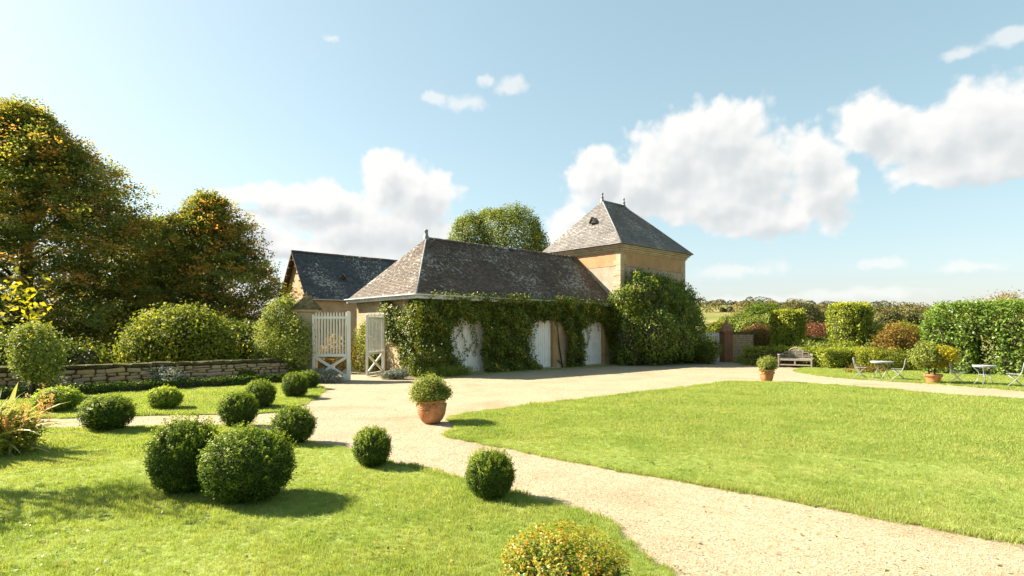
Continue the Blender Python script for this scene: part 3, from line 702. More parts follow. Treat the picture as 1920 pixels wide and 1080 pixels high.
# thin grass and moss at the foot of the shaded facade
rg = np.random.RandomState(77); n = 2600; lx = rg.uniform(-.5, 20, n); ly = -.25-np.abs(rg.normal(0, .55, n))-.9*np.clip((lx-13)/3, 0, 1)
ok = lump(np.stack([lx, ly, lx*0], 1), 1.9, 8) > -.25; lx, ly = lx[ok], ly[ok]
o = scatter('thin_grass', np.stack([HC.x+U.x*lx+V.x*ly, HC.y+U.y*lx+V.y*ly, np.full(len(lx), .002)], 1), rg.uniform(.25, .75, len(lx)), g_far)
struct(o, 'stuff'); tag(o, 'thin grass growing in the gravel at the foot of the carriage house', 'grass')
rg = np.random.RandomState(78); n = 2200; y = rg.uniform(9, 30, n); x = rg.uniform(-.35, .75, n)*y; k = lump(np.stack([x, y, x*0], 1), .9, 2)+.6*lump(np.stack([x, y, x*0], 1), 2.6, 4) > .62
for _, lp in lawns: k &= ~inside(x, y, lp)
k &= ((x-HC.x)*V.x+(y-HC.y)*V.y) < -.6
o = scatter('gravel_weeds', np.stack([x[k], y[k], np.full(k.sum(), .001)], 1), rg.uniform(.12, .4, k.sum()), g_far); struct(o, 'stuff'); tag(o, 'sparse tiny weeds dotted over the gravel yard', 'weeds')

# ------------------------------------------------------------------ stone wall and gate pillar at the left
WP = Vector((-8.3, 23.3, 0))
sw = thing('stone_wall', 'low rubble stone wall with mossy coping behind the clipped low hedge', 'wall', WP, ANG)
MB().box(-17, -.38, -.17, .2, 0, .78).build('wall_core', m_mortar, sw)
stone_me = []
for k in range(8):
    bm = bmesh.new(); bmesh.ops.create_cube(bm, size=1)
    for v in bm.verts: v.co += Vector((random.uniform(-.1, .1), random.uniform(-.06, .06), random.uniform(-.1, .1)))
    bmesh.ops.bevel(bm, geom=bm.edges[:], offset=.11, segments=1, affect='EDGES')
    me = bpy.data.meshes.new('stone'); bm.to_mesh(me); bm.free(); me.shade_smooth(); me.materials.append(m_rubble[k % 4]); stone_me.append(me)
z = .02
while z < .74:
    h = random.uniform(.09, .165); x = -.40
    if z+h > .80: h = .80-z
    while x > -10.9:
        w = random.uniform(.16, .56); sub = random.random() < .3 and h > .12
        for (zz, hh) in (((z+h*.26, h*.46), (z+h*.76, h*.46)) if sub else ((z+h/2, h*.94),)):
            o = link('stone', random.choice(stone_me), None, sw, loc=(x-w/2+random.uniform(-.01, .01), -.16+random.uniform(-.035, .012), zz+random.uniform(-.012, .012)))
            o.scale = (w*random.uniform(.9, 1.0), .16, hh*random.uniform(.86, 1.1)); o.rotation_euler = (random.uniform(-.06, .06), random.uniform(-.10, .10), random.uniform(-.05, .05))
        x -= w+.018
    z += h
x = -.4
while x > -16.8:
    w = random.uniform(.45, .8); bm = bmesh.new(); bmesh.ops.create_cube(bm, size=1)
    for v in bm.verts: v.co = Vector((v.co.x*w, v.co.y*.56, v.co.z*.12)) + Vector((0, random.uniform(-.03, .03), random.uniform(-.02, .02)))
    bmesh.ops.subdivide_edges(bm, edges=bm.edges[:], cuts=1)
    for v in bm.verts: v.co += Vector((random.uniform(-.012, .012), random.uniform(-.02, .02), random.uniform(-.018, .018)))
    bmesh.ops.bevel(bm, geom=[e for e in bm.edges if e.calc_face_angle(0) > .8], offset=.02, segments=1, affect='EDGES')
    me = bpy.data.meshes.new('coping_stone'); bm.to_mesh(me); bm.free(); link('coping_stone', me, m_moss, sw, loc=(x-w/2, .01, .85)); x -= w+.01
gp = thing('gate_pillar', 'pale ashlar gate pillar with mossy pyramid cap half hidden by a climber', 'pillar', (-8.30, 23.35, 0), ANG*.25)
bevel(MB().box(-.42, .42, -.42, .42, 0, .35).build('plinth', m_ashlar, gp), .03)
z = .352; i = 0
while z < 2.72:
    h = min(.40, 2.75-z); bevel(MB().box(-.36, .36, -.36, .36, z, z+h-.006).build('ashlar_block', m_ashlar, gp), .012); z += h
bevel(MB().box(-.46, .46, -.46, .46, 2.752, 2.86).build('cornice', m_ashlar, gp), .02)
cm = MB(); n = 6
for k in range(n):
    r0, r1 = .5*(1-k/n)**.9+.03, .5*(1-(k+.9)/n)**.9+.03; z0, z1 = 2.862+.095*k, 2.862+.095*k+.06
    cm.add([(-r0,-r0,z0),(r0,-r0,z0),(r0,r0,z0),(-r0,r0,z0),(-r1,-r1,z1+.05),(r1,-r1,z1+.05),(r1,r1,z1+.05),(-r1,r1,z1+.05)], [(0,3,2,1),(4,5,6,7),(0,1,5,4),(1,2,6,5),(2,3,7,6),(3,0,4,7)])
cm.build('cap', m_moss, gp)
MB().lathe([(.05, 3.40), (.04, 3.48), (.06, 3.54), (.001, 3.62)], 8).build('finial', m_moss, gp, True)

# ------------------------------------------------------------------ white gates
def gate_leaf(label, loc, rotz, W, H, n, mid=1.02, mirror=False):
    g = thing('gate_leaf', label, 'gate', loc, rotz, 'white picket gate leaves'); t = .07
    xp, xs = (W-.06, .035) if not mirror else (.06, W-.035)
    post = MB(); post.box(xp-.065, xp+.065, -.06, .06, .03, H-.04); post.tube([(xp, -.058, H-.05), (xp, .058, H-.05)], .066, 14)
    bevel(post.build('stile', m_white, g), .006)
    bevel(MB().box(xs-.04, xs+.04, -.04, .04, .06, H-.12).build('stile', m_white, g), .005)
    a, b = min(xp, xs)+.05, max(xp, xs)-.06
    for zz, hh in ((H-.24, .10), (mid, .11), (.10, .12)): bevel(MB().box(a-.02, b+.02, -.037, .037, zz-hh/2, zz+hh/2).build('rail', m_white, g), .005)
    for k in range(n):
        x = a+.06+(b-a-.12)*k/(n-1); w = .024; z0, z1 = mid+.056, H-.02
        pk = MB(); pk.box(x-w, x+w, -.016, .016, z0, z1-.09); pk.add([(x-w,-.016,z1-.09),(x+w,-.016,z1-.09),(x+w,.016,z1-.09),(x-w,.016,z1-.09),(x,-.01,z1+.02),(x,.01,z1+.02)], [(0,1,4),(2,3,5),(1,2,5,4),(3,0,4,5)])
        pk.build('picket', m_white, g)
    MB().bar((a, -.012, mid-.05), (b, -.012, .16), .045, .10).build('brace', m_white, g)
    MB().bar((a, .014, .16), (b, .014, mid-.05), .045, .10).build('brace', m_white, g)
    return g
gate_leaf('white picket gate leaf with cross brace hinged at the left stone pillar', (-7.95, 22.95, 0), R(-2), 1.52, 2.76, 11)
gate_leaf('narrow-looking white picket gate leaf swung open beside the carriage house corner', (-6.27, 24.85, 0), R(78), 1.75, 2.80, 11)
gate_leaf('far white picket gate leaf beside the brick pillar at the right', (11.85, 37.2, 0), R(0), 1.62, 1.95, 13, .55)

bp = thing('brick_pillar', 'red brick gate pillar with conical tiled cap at the right gate', 'pillar', (13.72, 36.9, 0), R(12))
rowm = MB(); z = 0; i = 0
while z < 1.85:
    for k in range(3):
        o = 0 if i % 2 else .02
        rowm.box(-.3+k*.2+.004, -.3+(k+1)*.2-.004, -.3-o*.2, .3, z+.004, z+.066)
    z += .07; i += 1
struct(rowm.build('brick_courses', m_brick, bp), 'stuff')
bevel(MB().box(-.35, .35, -.35, .35, 1.855, 1.95).build('cornice', m_brick, bp), .015)
MB().lathe([(.42, 1.952), (.40, 2.02), (.27, 2.28), (.12, 2.50), (.05, 2.58), (.07, 2.64), (.001, 2.70)], 10).build('cap', m_brick, bp)
w2 = thing('boundary_wall', 'short stub of ivy-flecked stone wall right of the brick pillar', 'wall', (14.08, 36.9, 0), R(-28))
MB().box(.03, 1.27, -.17, .2, 0, 1.8).build('wall_core', m_mortar, w2)
mm = MB(); z = .02
while z < 1.74:
    h = random.uniform(.09, .16); x = 0
    while x < 1.25:
        w = random.uniform(.14, .34); mm.box(x+.01, min(x+w, 1.3), -.2-random.uniform(0, .03), -.1, z+.008, min(z+h, 1.8)); x += w
    z += h
struct(bevel(mm.build('rubble_stones', m_rubble[0], w2), .025), 'stuff')
bevel(MB().box(-.02, 1.34, -.24, .24, 1.822, 1.92).build('coping', m_moss, w2), .03)

# ------------------------------------------------------------------ pots
def pot_plant(base_label, loc, prof, foliage, cat_='potted plant', garland=None, soil=None, group='terracotta pots with plants'):
    t = thing('potted_plant', base_label, cat_, loc, random.uniform(0, 6), group)
    p = MB().lathe(prof, 32).build('pot', m_pot, t, True)
    rmax, zt = prof[-3][0], prof[-3][1]
    so = MB().lathe([(prof[-1][0]*.98, zt-.05), (prof[-1][0]*.5, zt-.02), (.001, zt-.01)], 20).build('soil', m_soil, t, True)
    if garland:
        R0, zg, dip = garland; gm = MB(); pts = []
        for k in range(65):
            a = 2*math.pi*k/64; ph = (k % 16)/16; pts.append((R0(zg-dip*math.sin(math.pi*ph))*math.cos(a), R0(zg-dip*math.sin(math.pi*ph))*math.sin(a), zg-dip*math.sin(math.pi*ph)))
        gm.tube(pts, .014, 6, False)
        for k in range(4):
            a = 2*math.pi*k/4; r_ = R0(zg)+.004; gm.tube([(r_*math.cos(a), r_*math.sin(a), zg-.035), (r_*math.cos(a)*1.01, r_*math.sin(a)*1.01, zg+.035)], .03, 8)
        gm.build('garland', m_pot, p, True)
    foliage(t); return t
prof1 = [(.12, 0), (.17, .015), (.24, .09), (.295, .20), (.312, .30), (.30, .39), (.272, .445), (.275, .455), (.305, .465), (.312, .49), (.305, .515), (.285, .52), (.255, .50), (.25, .40)]
r1 = lambda z: float(np.interp(z, [p_[1] for p_ in prof1[:7]], [p_[0] for p_ in prof1[:7]]))+.004
def fol1(t):
    bl = [(-.06, 0, .78, .36, .36, .27), (.20, .1, .66, .26, .26, .18), (-.24, -.05, .66, .22, .25, .2), (0, -.1, .60, .35, .3, .12)]
    blobs_foliage('foliage', 301, bl, 1500, 6, .07, .038, m_pale, t, .6, 6, .06, core=('stems', .72, m_twig))
    rg = np.random.RandomState(9); p = np.array([(.22*math.cos(2.2), -.27, .52-.02*k) for k in range(12)])+rg.normal(0, .02, (12, 3))
    link('trailing_shoot', leaf_mesh('trailing_shoot', *spray(rg, p, np.tile([0, -1., 0], (12, 1)), 5, .05, .035)), m_shrub, t)
o = pot_plant('garlanded terracotta pot with bushy pale green plant at the lawn tip', (-1.74, 12.45, 0), prof1, fol1, garland=(r1, .40, .075)); o.rotation_euler[2] = .3
prof2 = [(.15, 0), (.185, .01), (.225, .12), (.255, .25), (.268, .36), (.262, .42), (.262, .425), (.29, .435), (.295, .46), (.29, .48), (.265, .485), (.235, .47), (.23, .38)]
def fol2(t):
    blobs_foliage('foliage', 302, [(-.05, 0, .72, .34, .34, .24), (-.28, .05, .60, .2, .22, .16), (.2, 0, .64, .22, .22, .18)], 700, 6, .09, .055, m_pale, t, .6, 6, .07, core=('stems', .7, m_twig))
pot_plant('terracotta pot with loose pale plant on the gravel before the bench', (9.92, 22.45, 0), prof2, fol2, garland=(lambda z: .272, .37, .05))
prof3 = [(.19, 0), (.20, .01), (.225, .12), (.26, .26), (.262, .265), (.295, .27), (.305, .35), (.295, .365), (.275, .365), (.265, .34), (.25, .26)]
def fol3(t):
    t.rotation_euler[2] = 0
    MB().tube([(-.14, 0, .25), (-.15, .01, .5), (-.17, .02, .8)], [.03, .027, .03], 8).build('stem', m_twig, t, True)
    MB().tube([(.05, 0, .25), (.08, .01, .5), (.05, .02, .8)], [.03, .025, .02], 8).build('stem', m_twig, t, True)
    blobs_foliage('green_foliage', 303, [(-.28, 0, 1.06, .48, .45, .42), (-.1, 0, .94, .52, .45, .30)], 1300, 6, .12, .075, m_pale, t, .5, 4, .1)
    blobs_foliage('yellow_foliage', 304, [(.26, -.15, 1.02, .40, .36, .36), (.1, -.2, .88, .36, .3, .26)], 700, 6, .12, .075, m_yellow, t, .5, 4, .1)
pot_plant('terracotta pot with round green and yellow shrub between the two tables', (15.9, 21.75, 0), prof3, fol3)

# ------------------------------------------------------------------ garden furniture
def bistro_chair(label, loc, rotz):
    """folding chair, sitter faces local +x"""
    t = thing('garden_chair', label, 'chair', loc, rotz, 'folding chairs around the garden tables')
    w = .20
    for s in (-1, 1):
        y = s*w
        MB().tube([(.21, y, .012), (.0, y, .22), (-.17, y, .45), (-.215, y, .62), (-.25, y, .86)], .013, 6).build('back_leg', m_metal, t, True)
        y = s*(w-.03); MB().tube([(-.25, y, .012), (-.03, y, .25), (.19, y, .45)], .013, 6).build('front_leg', m_metal, t, True)
    for k in range(6):
        x = -.17+k*.068; bevel(MB().box(x, x+.058, -.2, .2, .447, .463).build('seat_slat', m_metal, t), .003)
    for zz, xx in ((.82, -.24), (.72, -.226), (.62, -.212)): bevel(MB().box(xx-.010, xx+.008, -.21, .21, zz-.03, zz+.03).build('back_slat', m_metal, t), .003)
    fr = MB()
    for k in range(5):
        y = -.14+k*.07; fr.tube([(-.215, y, .62), (-.24, y, .82)], .009, 5)
    fr.build('back_rods', m_metal, t)
    MB().tube([(.21, -w, .02), (.21, w, .02)], .011, 6).build('stretcher', m_metal, t, True)
    MB().tube([(-.25, -w, .02), (-.25, w, .02)], .011, 6).build('stretcher', m_metal, t, True)
    return t
def bistro_table(label, loc, curved, rad=.40):
    t = thing('garden_table', label, 'table', loc, R(20), 'small round garden tables')
    MB().lathe([(.001, .70), (rad*.97, .70), (rad, .708), (rad, .722), (rad*.98, .73), (.001, .73)], 36).build('table_top', m_metal, t, True)
    MB().lathe([(rad*.93, .672), (rad*.96, .672), (rad*.96, .70), (rad*.93, .70)], 30).build('apron', m_metal, t)
    if curved:
        for k in range(4):
            a = k*math.pi/2+.4; c, s = math.cos(a), math.sin(a)
            MB().tube([(.34*c, .34*s, .69), (.27*c, .27*s, .60), (.17*c, .17*s, .48), (.15*c, .15*s, .34), (.20*c, .20*s, .18), (.33*c, .33*s, .01)], .014, 6).build('leg', m_metal, t, True)
            MB().tube([(.13*c+.09*c*math.cos(q), .13*s+.09*s*math.cos(q), .60+.07*math.sin(q)) for q in np.linspace(0, 6.0, 14)], .008, 5).build('scroll', m_metal, t, True)
        MB().tube([(.16*math.cos(q), .16*math.sin(q), .40) for q in np.linspace(0, 6.283, 17)], .009, 5).build('ring', m_metal, t, True)
    else:
        for s in (-1, 1):
            for y in (-.2, .2): MB().tube([(-.30*s, y*(1 if s > 0 else .86), .012), (0, y*(1 if s > 0 else .86), .36), (.30*s, y*(1 if s > 0 else .86), .70)], .013, 6).build('leg', m_metal, t, True)
            MB().tube([(-.30*s, -.2, .02), (-.30*s, .2, .02)], .010, 5).build('stretcher', m_metal, t, True)
    return t
bistro_chair('folding pale chair left of the nearest-to-bench round table', (14.42, 23.85, .03), R(-36))
bistro_table('pale round folding table with straight crossed legs', (15.02, 23.4, .03), False, .42)
bistro_chair('folding pale chair between the crossed-leg table and the yellow shrub pot', (15.38, 22.95, .03), R(144))
bistro_chair('folding pale chair right of the pot and left of the scroll-leg table', (16.45, 21.25, .03), R(-42))
bistro_table('pale round table with curved scroll legs before the laurel hedge', (16.98, 20.7, .03), True, .36)
bistro_chair('folding pale chair at the right edge beside the scroll-leg table', (17.58, 20.15, .03), R(138))

def bench():
    # sitter faces local -y
    t = thing('garden_bench', 'silvered wooden garden bench with arched slatted back before dark hedge', 'bench', (15.35, 31.2, .03), ANG-R(90)+R(16))
    W = .80
    for s in (-1, 1):
        bevel(MB().box(s*W-.035, s*W+.035, -.30, -.235, 0, .66).build('leg', m_bench, t), .006)
        bevel(MB().box(s*W-.035, s*W+.035, .235, .30, 0, .66).build('leg', m_bench, t), .006)
        arm = MB(); arm.box(s*W-.05, s*W+.05, -.27, .28, .645, .685); arm.tube([(s*W-.055, -.29, .655), (s*W+.055, -.29, .655)], .05, 12); arm.build('arm_rest', m_bench, t)
        MB().box(s*W-.025, s*W+.025, -.235, .235, .14, .20).build('stretcher', m_bench, t)
    MB().box(-W, W, -.29, -.25, .36, .43).build('seat_rail', m_bench, t); MB().box(-W+.03, W-.03, -.285, -.25, .10, .16).build('stretcher', m_bench, t)
    MB().box(-.03, .03, -.283, -.252, .162, .358).build('centre_strut', m_bench, t)
    for k in range(6): bevel(MB().box(-W+.03, W-.03, -.28+k*.085, -.28+k*.085+.07, .432, .456).build('seat_slat', m_bench, t), .004)
    def top(x):
        a = abs(x)
        return .80+.24*math.sqrt(max(0, 1-(a/.36)**2)) if a < .34 else (.80 if a < .58 else .80-(.10 if a > .62 else (a-.58)*2.5))
    xs = np.linspace(-W, W, 49); pts = [(x, .28, top(x)) for x in xs]; MB().tube(pts, .03, 6).build('top_rail', m_bench, t)
    MB().box(-W, W, .26, .295, .45, .51).build('back_rail', m_bench, t)
    for x in (-.33, 0, .33): MB().box(x-.02, x+.02, .262, .292, .512, top(x)-.01).build('back_post', m_bench, t)
    for k in range(6):
        zz = .56+k*.075
        for (xa, xb) in ((-W+.03, -.355), (-.305, -.025), (.025, .305), (.355, W-.03)):
            xm = max(abs(xa), abs(xb)) if abs(xa) > .3 or abs(xb) > .34 else .2
            if zz+.03 > top(min(abs(xa), abs(xb))) - .03 or (abs(xa) > .34 or abs(xb) > .34) and zz > .70: continue
            x0_, x1_ = xa, xb
            if zz > .78:
                lim = .34*math.sqrt(max(0, 1-((zz+.02-.80)/.24)**2)); x0_, x1_ = max(xa, -lim), min(xb, lim)
            if x1_-x0_ > .05: MB().box(x0_, x1_, .268, .286, zz, zz+.035).build('back_slat', m_bench, t)
bench()

# ------------------------------------------------------------------ box balls
def ball_mesh(seed, n, leaf, shoots):
    rg = np.random.RandomState(seed)
    d = unit(rg.normal(0, 1, (n, 3))); l = lump(d, 4.5, seed); l2 = lump(d, 11, seed+3)
    f = (.89+.11*rg.uniform(0, 1, n)**.7)*(1+.055*l+.045*l2); p = d*f[:, None]
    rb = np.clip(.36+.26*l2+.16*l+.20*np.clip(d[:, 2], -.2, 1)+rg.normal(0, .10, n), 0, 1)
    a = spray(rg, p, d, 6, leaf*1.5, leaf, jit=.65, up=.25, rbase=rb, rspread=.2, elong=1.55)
    parts = [a]
    if shoots:
        k = shoots; dd = unit(rg.normal(0, 1, (k, 3))*np.array([.8, .8, .35])+np.array([0, 0, .75]))
        st = np.concatenate([dd*(.99+.05*j)[None].T if False else dd*(.97+.045*j) + np.array([0, 0, .028*j]) for j in range(5)])
        parts.append(spray(rg, st, np.tile(dd, (5, 1)), 4, leaf*.7, leaf, jit=.5, up=.6, rbase=np.clip(rg.uniform(.6, .95, len(st)), 0, 1), rspread=.15))
    q = cat(*parts); q[0][:, 2] += 1.0; q[0][:, 2] = np.maximum(q[0][:, 2], .02)
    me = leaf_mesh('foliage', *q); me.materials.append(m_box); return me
bm = bmesh.new(); bmesh.ops.create_icosphere(bm, subdivisions=3, radius=.87)
for v in bm.verts: v.co.z += 1.0
core_me = bpy.data.meshes.new('inner_branches'); bm.to_mesh(core_me); bm.free(); core_me.materials.append(m_twig)
ball_var = [ball_mesh(21, 4600, .052, 90), ball_mesh(22, 4200, .058, 190), ball_mesh(23, 1900, .080, 80), ball_mesh(24, 1900, .082, 150), ball_mesh(25, 1900, .085, 20)]
ball_var[4].materials[0] = m_box_sunlit  # this variant carries its sun brightness in the leaf colour
BALLS = [(-3.12, 6.75, .50, .85, 0, 'largest clipped box ball, nearest of the overlapping pair on the lawn'),
 (-4.0, 7.10, .41, .90, 1, 'second large box ball half hidden behind the largest one'),
 (-8.05, 11.46, .44, .68, 3, 'dark box ball in the grass just below the cross path at left'),
 (-11.15, 14.16, .46, .61, 4, 'yellow-green box ball with sun brightness in its leaf colour, nearest the orange flowering clump'),
 (-8.80, 14.59, .39, .58, 4, 'small smooth green box ball with sun brightness in its leaf colour, alone on the grass strip'),
 (-5.69, 11.99, .38, .70, 3, 'tufted box ball standing on the edge of the cross path'),
 (-6.45, 14.76, .33, .70, 3, 'tufted box ball on the strip right behind the path-edge ball'),
 (-3.87, 10.17, .35, .64, 2, 'box ball at the lawn corner where the paths meet'),
 (-6.43, 17.05, .37, .72, 2, 'round box ball at the far end of the grass strip'),
 (-7.01, 19.81, .36, .60, 2, 'farthest box ball, half hidden at the gate end of the strip'),
 (-2.04, 8.44, .27, .56, 3, 'small box ball on the lawn edge left of centre, beyond the big pair'),
 (-.27, 6.84, .275, .57, 1, 'upright box ball alone on the lawn edge beside the main gravel path')]
for i, (x, y, r, h, k, lab) in enumerate(BALLS):
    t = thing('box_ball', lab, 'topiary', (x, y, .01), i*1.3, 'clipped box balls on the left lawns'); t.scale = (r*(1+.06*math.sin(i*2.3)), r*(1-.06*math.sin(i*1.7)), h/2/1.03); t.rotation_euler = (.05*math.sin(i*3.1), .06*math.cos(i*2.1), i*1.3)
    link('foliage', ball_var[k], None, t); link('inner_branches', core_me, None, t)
t = thing('golden_box_bush', 'rounded yellow and orange tinged box bush cut by the bottom edge', 'shrub', (.37, 4.12, 0)); t.scale = (.90, .90, .78)
blobs_foliage('foliage', 31, [(0, 0, .28, .44, .40, .30), (-.15, .05, .34, .28, .26, .24), (.18, 0, .32, .26, .26, .24)], 2600, 6, .05, .026, m_box_gold, t, .8, 9, .05, core=('inner_branches', .82, m_twig), up=.6, rspread=.35)
rg = np.random.RandomState(32); dd = unit(rg.normal(0, 1, (300, 3))*[1, 1, .4]+[0, 0, .8]); st = np.concatenate([dd*[.42, .40, .30]*(1+.06*j)+[0, 0, .29+.026*j] for j in range(5)])
link('young_shoots', leaf_mesh('young_shoots', *spray(rg, st, np.tile(dd, (5, 1)), 4, .018, .026, up=.7, rbase=rg.uniform(.4, 1, len(st)), rspread=.25)), m_box_gold, t)

# ------------------------------------------------------------------ hedges, yews, shrubs
def box_hedge(name, label, loc, rotz, L_, W_, H_, n, per, leaf, material, seed, catg='hedge', taper=0.0, bulge=.05, top_round=.0, hole=None, group=None):
    """clipped hedge: leaves over all faces of a block from x=0..L_, y=-W_/2..W_/2"""
    t = thing(name, label, catg, loc, rotz, group); rg = np.random.RandomState(seed)
    ar = np.array([L_*H_, L_*H_, L_*W_, W_*H_, W_*H_]); s = rg.choice(5, n, p=ar/ar.sum()); a, b = rg.uniform(0, 1, n), rg.uniform(0, 1, n)
    p = np.zeros((n, 3)); o = np.zeros((n, 3))
    for k in range(5):
        q = s == k
        if k < 2: p[q] = np.stack([a[q]*L_, np.full(q.sum(), (-.5, .5)[k]*W_), b[q]*H_], 1); o[q] = [0, (-1, 1)[k], 0]
        elif k == 2: p[q] = np.stack([a[q]*L_, (b[q]-.5)*W_, np.full(q.sum(), H_)], 1); o[q] = [0, 0, 1]
        else: p[q] = np.stack([np.full(q.sum(), (0, L_)[k-3]), (a[q]-.5)*W_, b[q]*H_], 1); o[q] = [(-1, 1)[k-3], 0, 0]
    cx = np.clip(np.minimum(p[:, 0], L_-p[:, 0])/max(.01, .9), 0, 1)
    if top_round:
        drop = top_round*(1-np.sqrt(np.clip(1-(1-cx)**2, 0, 1))); p[:, 2] -= drop*(p[:, 2]/H_)
        edge = np.clip((np.abs(p[:, 1])/(W_/2)), 0, 1)**3; p[:, 2] -= np.where(s == 2, edge*top_round*.25, 0)
    k = 1+taper*(p[:, 2]/H_-.5); p[:, 1] *= k; p[:, 0] = L_/2+(p[:, 0]-L_/2)*k
    l = lump(p, 2.6, seed)+.5*lump(p, 6, seed+1); p += o*(bulge*l+rg.uniform(-.8, .3, n)*bulge)[:, None]; p[:, 2] = np.maximum(p[:, 2], .02)
    if hole is not None:
        x0, x1, z1 = hole; keep = ~((p[:, 0] > x0) & (p[:, 0] < x1) & (p[:, 2] < z1) & (p[:, 1] < .3)); p, o, l = p[keep], o[keep], l[keep]
        m_ = 260; hs = np.concatenate([np.stack([np.full(m_, x0), rg.uniform(-.5, .5, m_)*W_, rg.uniform(0, z1, m_)], 1), np.stack([np.full(m_, x1), rg.uniform(-.5, .5, m_)*W_, rg.uniform(0, z1, m_)], 1)])
        p = np.concatenate([p, hs]); o = np.concatenate([o, np.tile([1., 0, 0], (m_, 1)), np.tile([-1., 0, 0], (m_, 1))]); l = np.concatenate([l, np.zeros(2*m_)])
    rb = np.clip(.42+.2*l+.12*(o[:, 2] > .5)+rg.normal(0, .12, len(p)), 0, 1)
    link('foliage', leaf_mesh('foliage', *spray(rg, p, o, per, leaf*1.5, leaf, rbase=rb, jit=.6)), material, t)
    cm = MB(); e = .09+bulge*.6
    if hole is None: segs = [(e, L_-e, 0, H_-e-top_round*.8)]
    else: segs = [(e, hole[0]-e*.5, 0, H_-e-top_round), (hole[0]-e*.5+.003, hole[1]+e*.5-.003, hole[2]+e*.6, H_-e-top_round), (hole[1]+e*.5, L_-e, 0, H_-e-top_round)]
    for x0, x1, z0, z1 in segs: cm.box(x0, x1, -W_/2*(1-abs(taper)*.5)+e, W_/2*(1-abs(taper)*.5)-e, z0, z1)
    cm.build('inner_branches', m_twig, t); return t
box_hedge('low_box_hedge', 'knee-high clipped box hedge along the flower bed under the stone wall', WP-V*.80-U*12.4, ANG, 11.9, .36, .32, 3600, 5, .05, m_box, 51, bulge=.02)
NA = ANG-R(90)          # direction of the n axis in plan
box_hedge('clipped_hedge', 'waist-high clipped hedge in shade behind the garden bench', (13.75, 33.9, 0), NA+R(4), 4.3, .8, 1.0, 1500, 6, .085, m_yew, 52, bulge=.04)
box_hedge('clipped_hedge', 'sunlit waist-high clipped hedge block right of the bench, narrower at the foot', (16.35, 30.5, 0), R(2), 2.45, 1.3, .98, 1700, 6, .08, m_yew, 53, taper=.16, bulge=.04)
lau = box_hedge('laurel_hedge', 'tall glossy laurel hedge with a low dark opening at the right', (20.1, 27.75, 0), NA+R(3), 8.5, 2.4, 3.22, 5600, 6, .125, m_laurel, 54, taper=.04, bulge=.13, top_round=.7, hole=(1.75, 2.65, 1.6))
def yew(label, loc, r, h, seed):
    t = thing('clipped_yew', label, 'topiary', loc, .4, 'tall clipped yew drums'); rg = np.random.RandomState(seed); n = 2600
    a = rg.uniform(0, 6.283, n); z = rg.uniform(0, 1, n); topm = rg.uniform(0, 1, n) < .2
    rr = r*(.74+.26*np.sqrt(z))*(1-.10*np.clip((z-.9)/.1, 0, 1)); rr = rr*(1+.08*np.sin(a*9+1)*np.clip(1.25-z, 0, 1)+.04*np.sin(a*17))
    rr = np.where(topm, rr*np.sqrt(rg.uniform(0, 1, n))*.97, rr); zz = np.where(topm, h*(1-.02*np.sin(3*a)), z*h)
    p = np.stack([rr*np.cos(a), rr*np.sin(a), zz+.02], 1); o = np.where(topm[:, None], [0, 0, 1.], np.stack([np.cos(a), np.sin(a), .12+0*a], 1))
    l = lump(p, 2.5, seed); p += o*(.05*l+rg.uniform(-.06, .03, n))[:, None]; p[:, 2] = np.maximum(p[:, 2], .02)
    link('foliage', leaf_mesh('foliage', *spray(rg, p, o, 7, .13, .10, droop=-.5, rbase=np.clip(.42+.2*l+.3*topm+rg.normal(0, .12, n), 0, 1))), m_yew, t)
    MB().lathe([(r*.55, 0), (r*.72, h*.3), (r*.82, h*.8), (r*.8, h*.93), (.001, h*.94)], 16).build('inner_branches', m_twig, t)
    MB().tube([(0, 0, 0), (.03, 0, h*.5), (0, .02, h*.9)], [.12, .09, .04], 8).build('trunk', m_trunk, t, True)
yew('tall clipped yew drum behind the bench hedge, the narrower left one', (16.85, 35.2, 0), .93, 3.1, 61)
yew('tall clipped yew drum, the broader right one behind the hedge block', (19.45, 33.2, 0), 1.10, 3.42, 62)

def shrub(name, label, loc, blobs, clusters, per, cr, leaf, material, seed, stems=5, catg='shrub', group=None, inner=.6, la=.15, **kw):
    t = thing(name, label, catg, loc, 0, group)
    blobs_foliage('foliage', seed, blobs, clusters, per, cr, leaf, material, t, inner, 2.4, la, **kw)
    rr = random.Random(seed); m = MB()
    for k in range(stems):
        b = rr.choice(blobs); m.tube([(rr.uniform(-.12, .12), rr.uniform(-.12, .12), -.02), ((b[0])*.45, b[1]*.45, b[2]*.5), (b[0]+rr.uniform(-.4, .4)*b[3], b[1]+rr.uniform(-.4, .4)*b[4], b[2]+b[5]*.4)], [.03, .022, .01], 5)
    m.build('stems', m_twig, t, True); return t
shrub('rounded_shrub', 'big rounded yellow-green shrub rising behind the stone wall', (-13.2, 22.9, 0), [(0, 0, 1.6, 2.0, 1.5, 1.35), (-1.1, -.2, 1.2, 1.1, 1.1, 1.1), (1.15, 0, 1.25, 1.05, 1.1, 1.15), (.2, .1, 2.2, 1.2, 1.0, .75)], 2600, 8, .28, .12, m_shrub, 81, 14, core=('inner_branches', .66, m_twig))
shrub('leafy_shrub', 'loose pale-green shrub on bare stems before the left end of the wall', (-13.75, 16.6, 0), [(0, 0, 1.35, .68, .6, .75), (-.2, .1, 1.75, .45, .4, .45), (.25, -.1, 1.0, .5, .5, .45)], 900, 7, .18, .09, m_pale, 82, 9)
shrub('orange_shrub', 'orange-red autumn shrub right of the boundary wall stub', (16.1, 38.5, 0), [(0, 0, 1.0, 1.3, 1, 1.0), (-.9, -.3, .7, .8, .8, .8), (.7, .2, 1.5, .8, .8, .75)], 1000, 7, .24, .13, m_orange, 83)
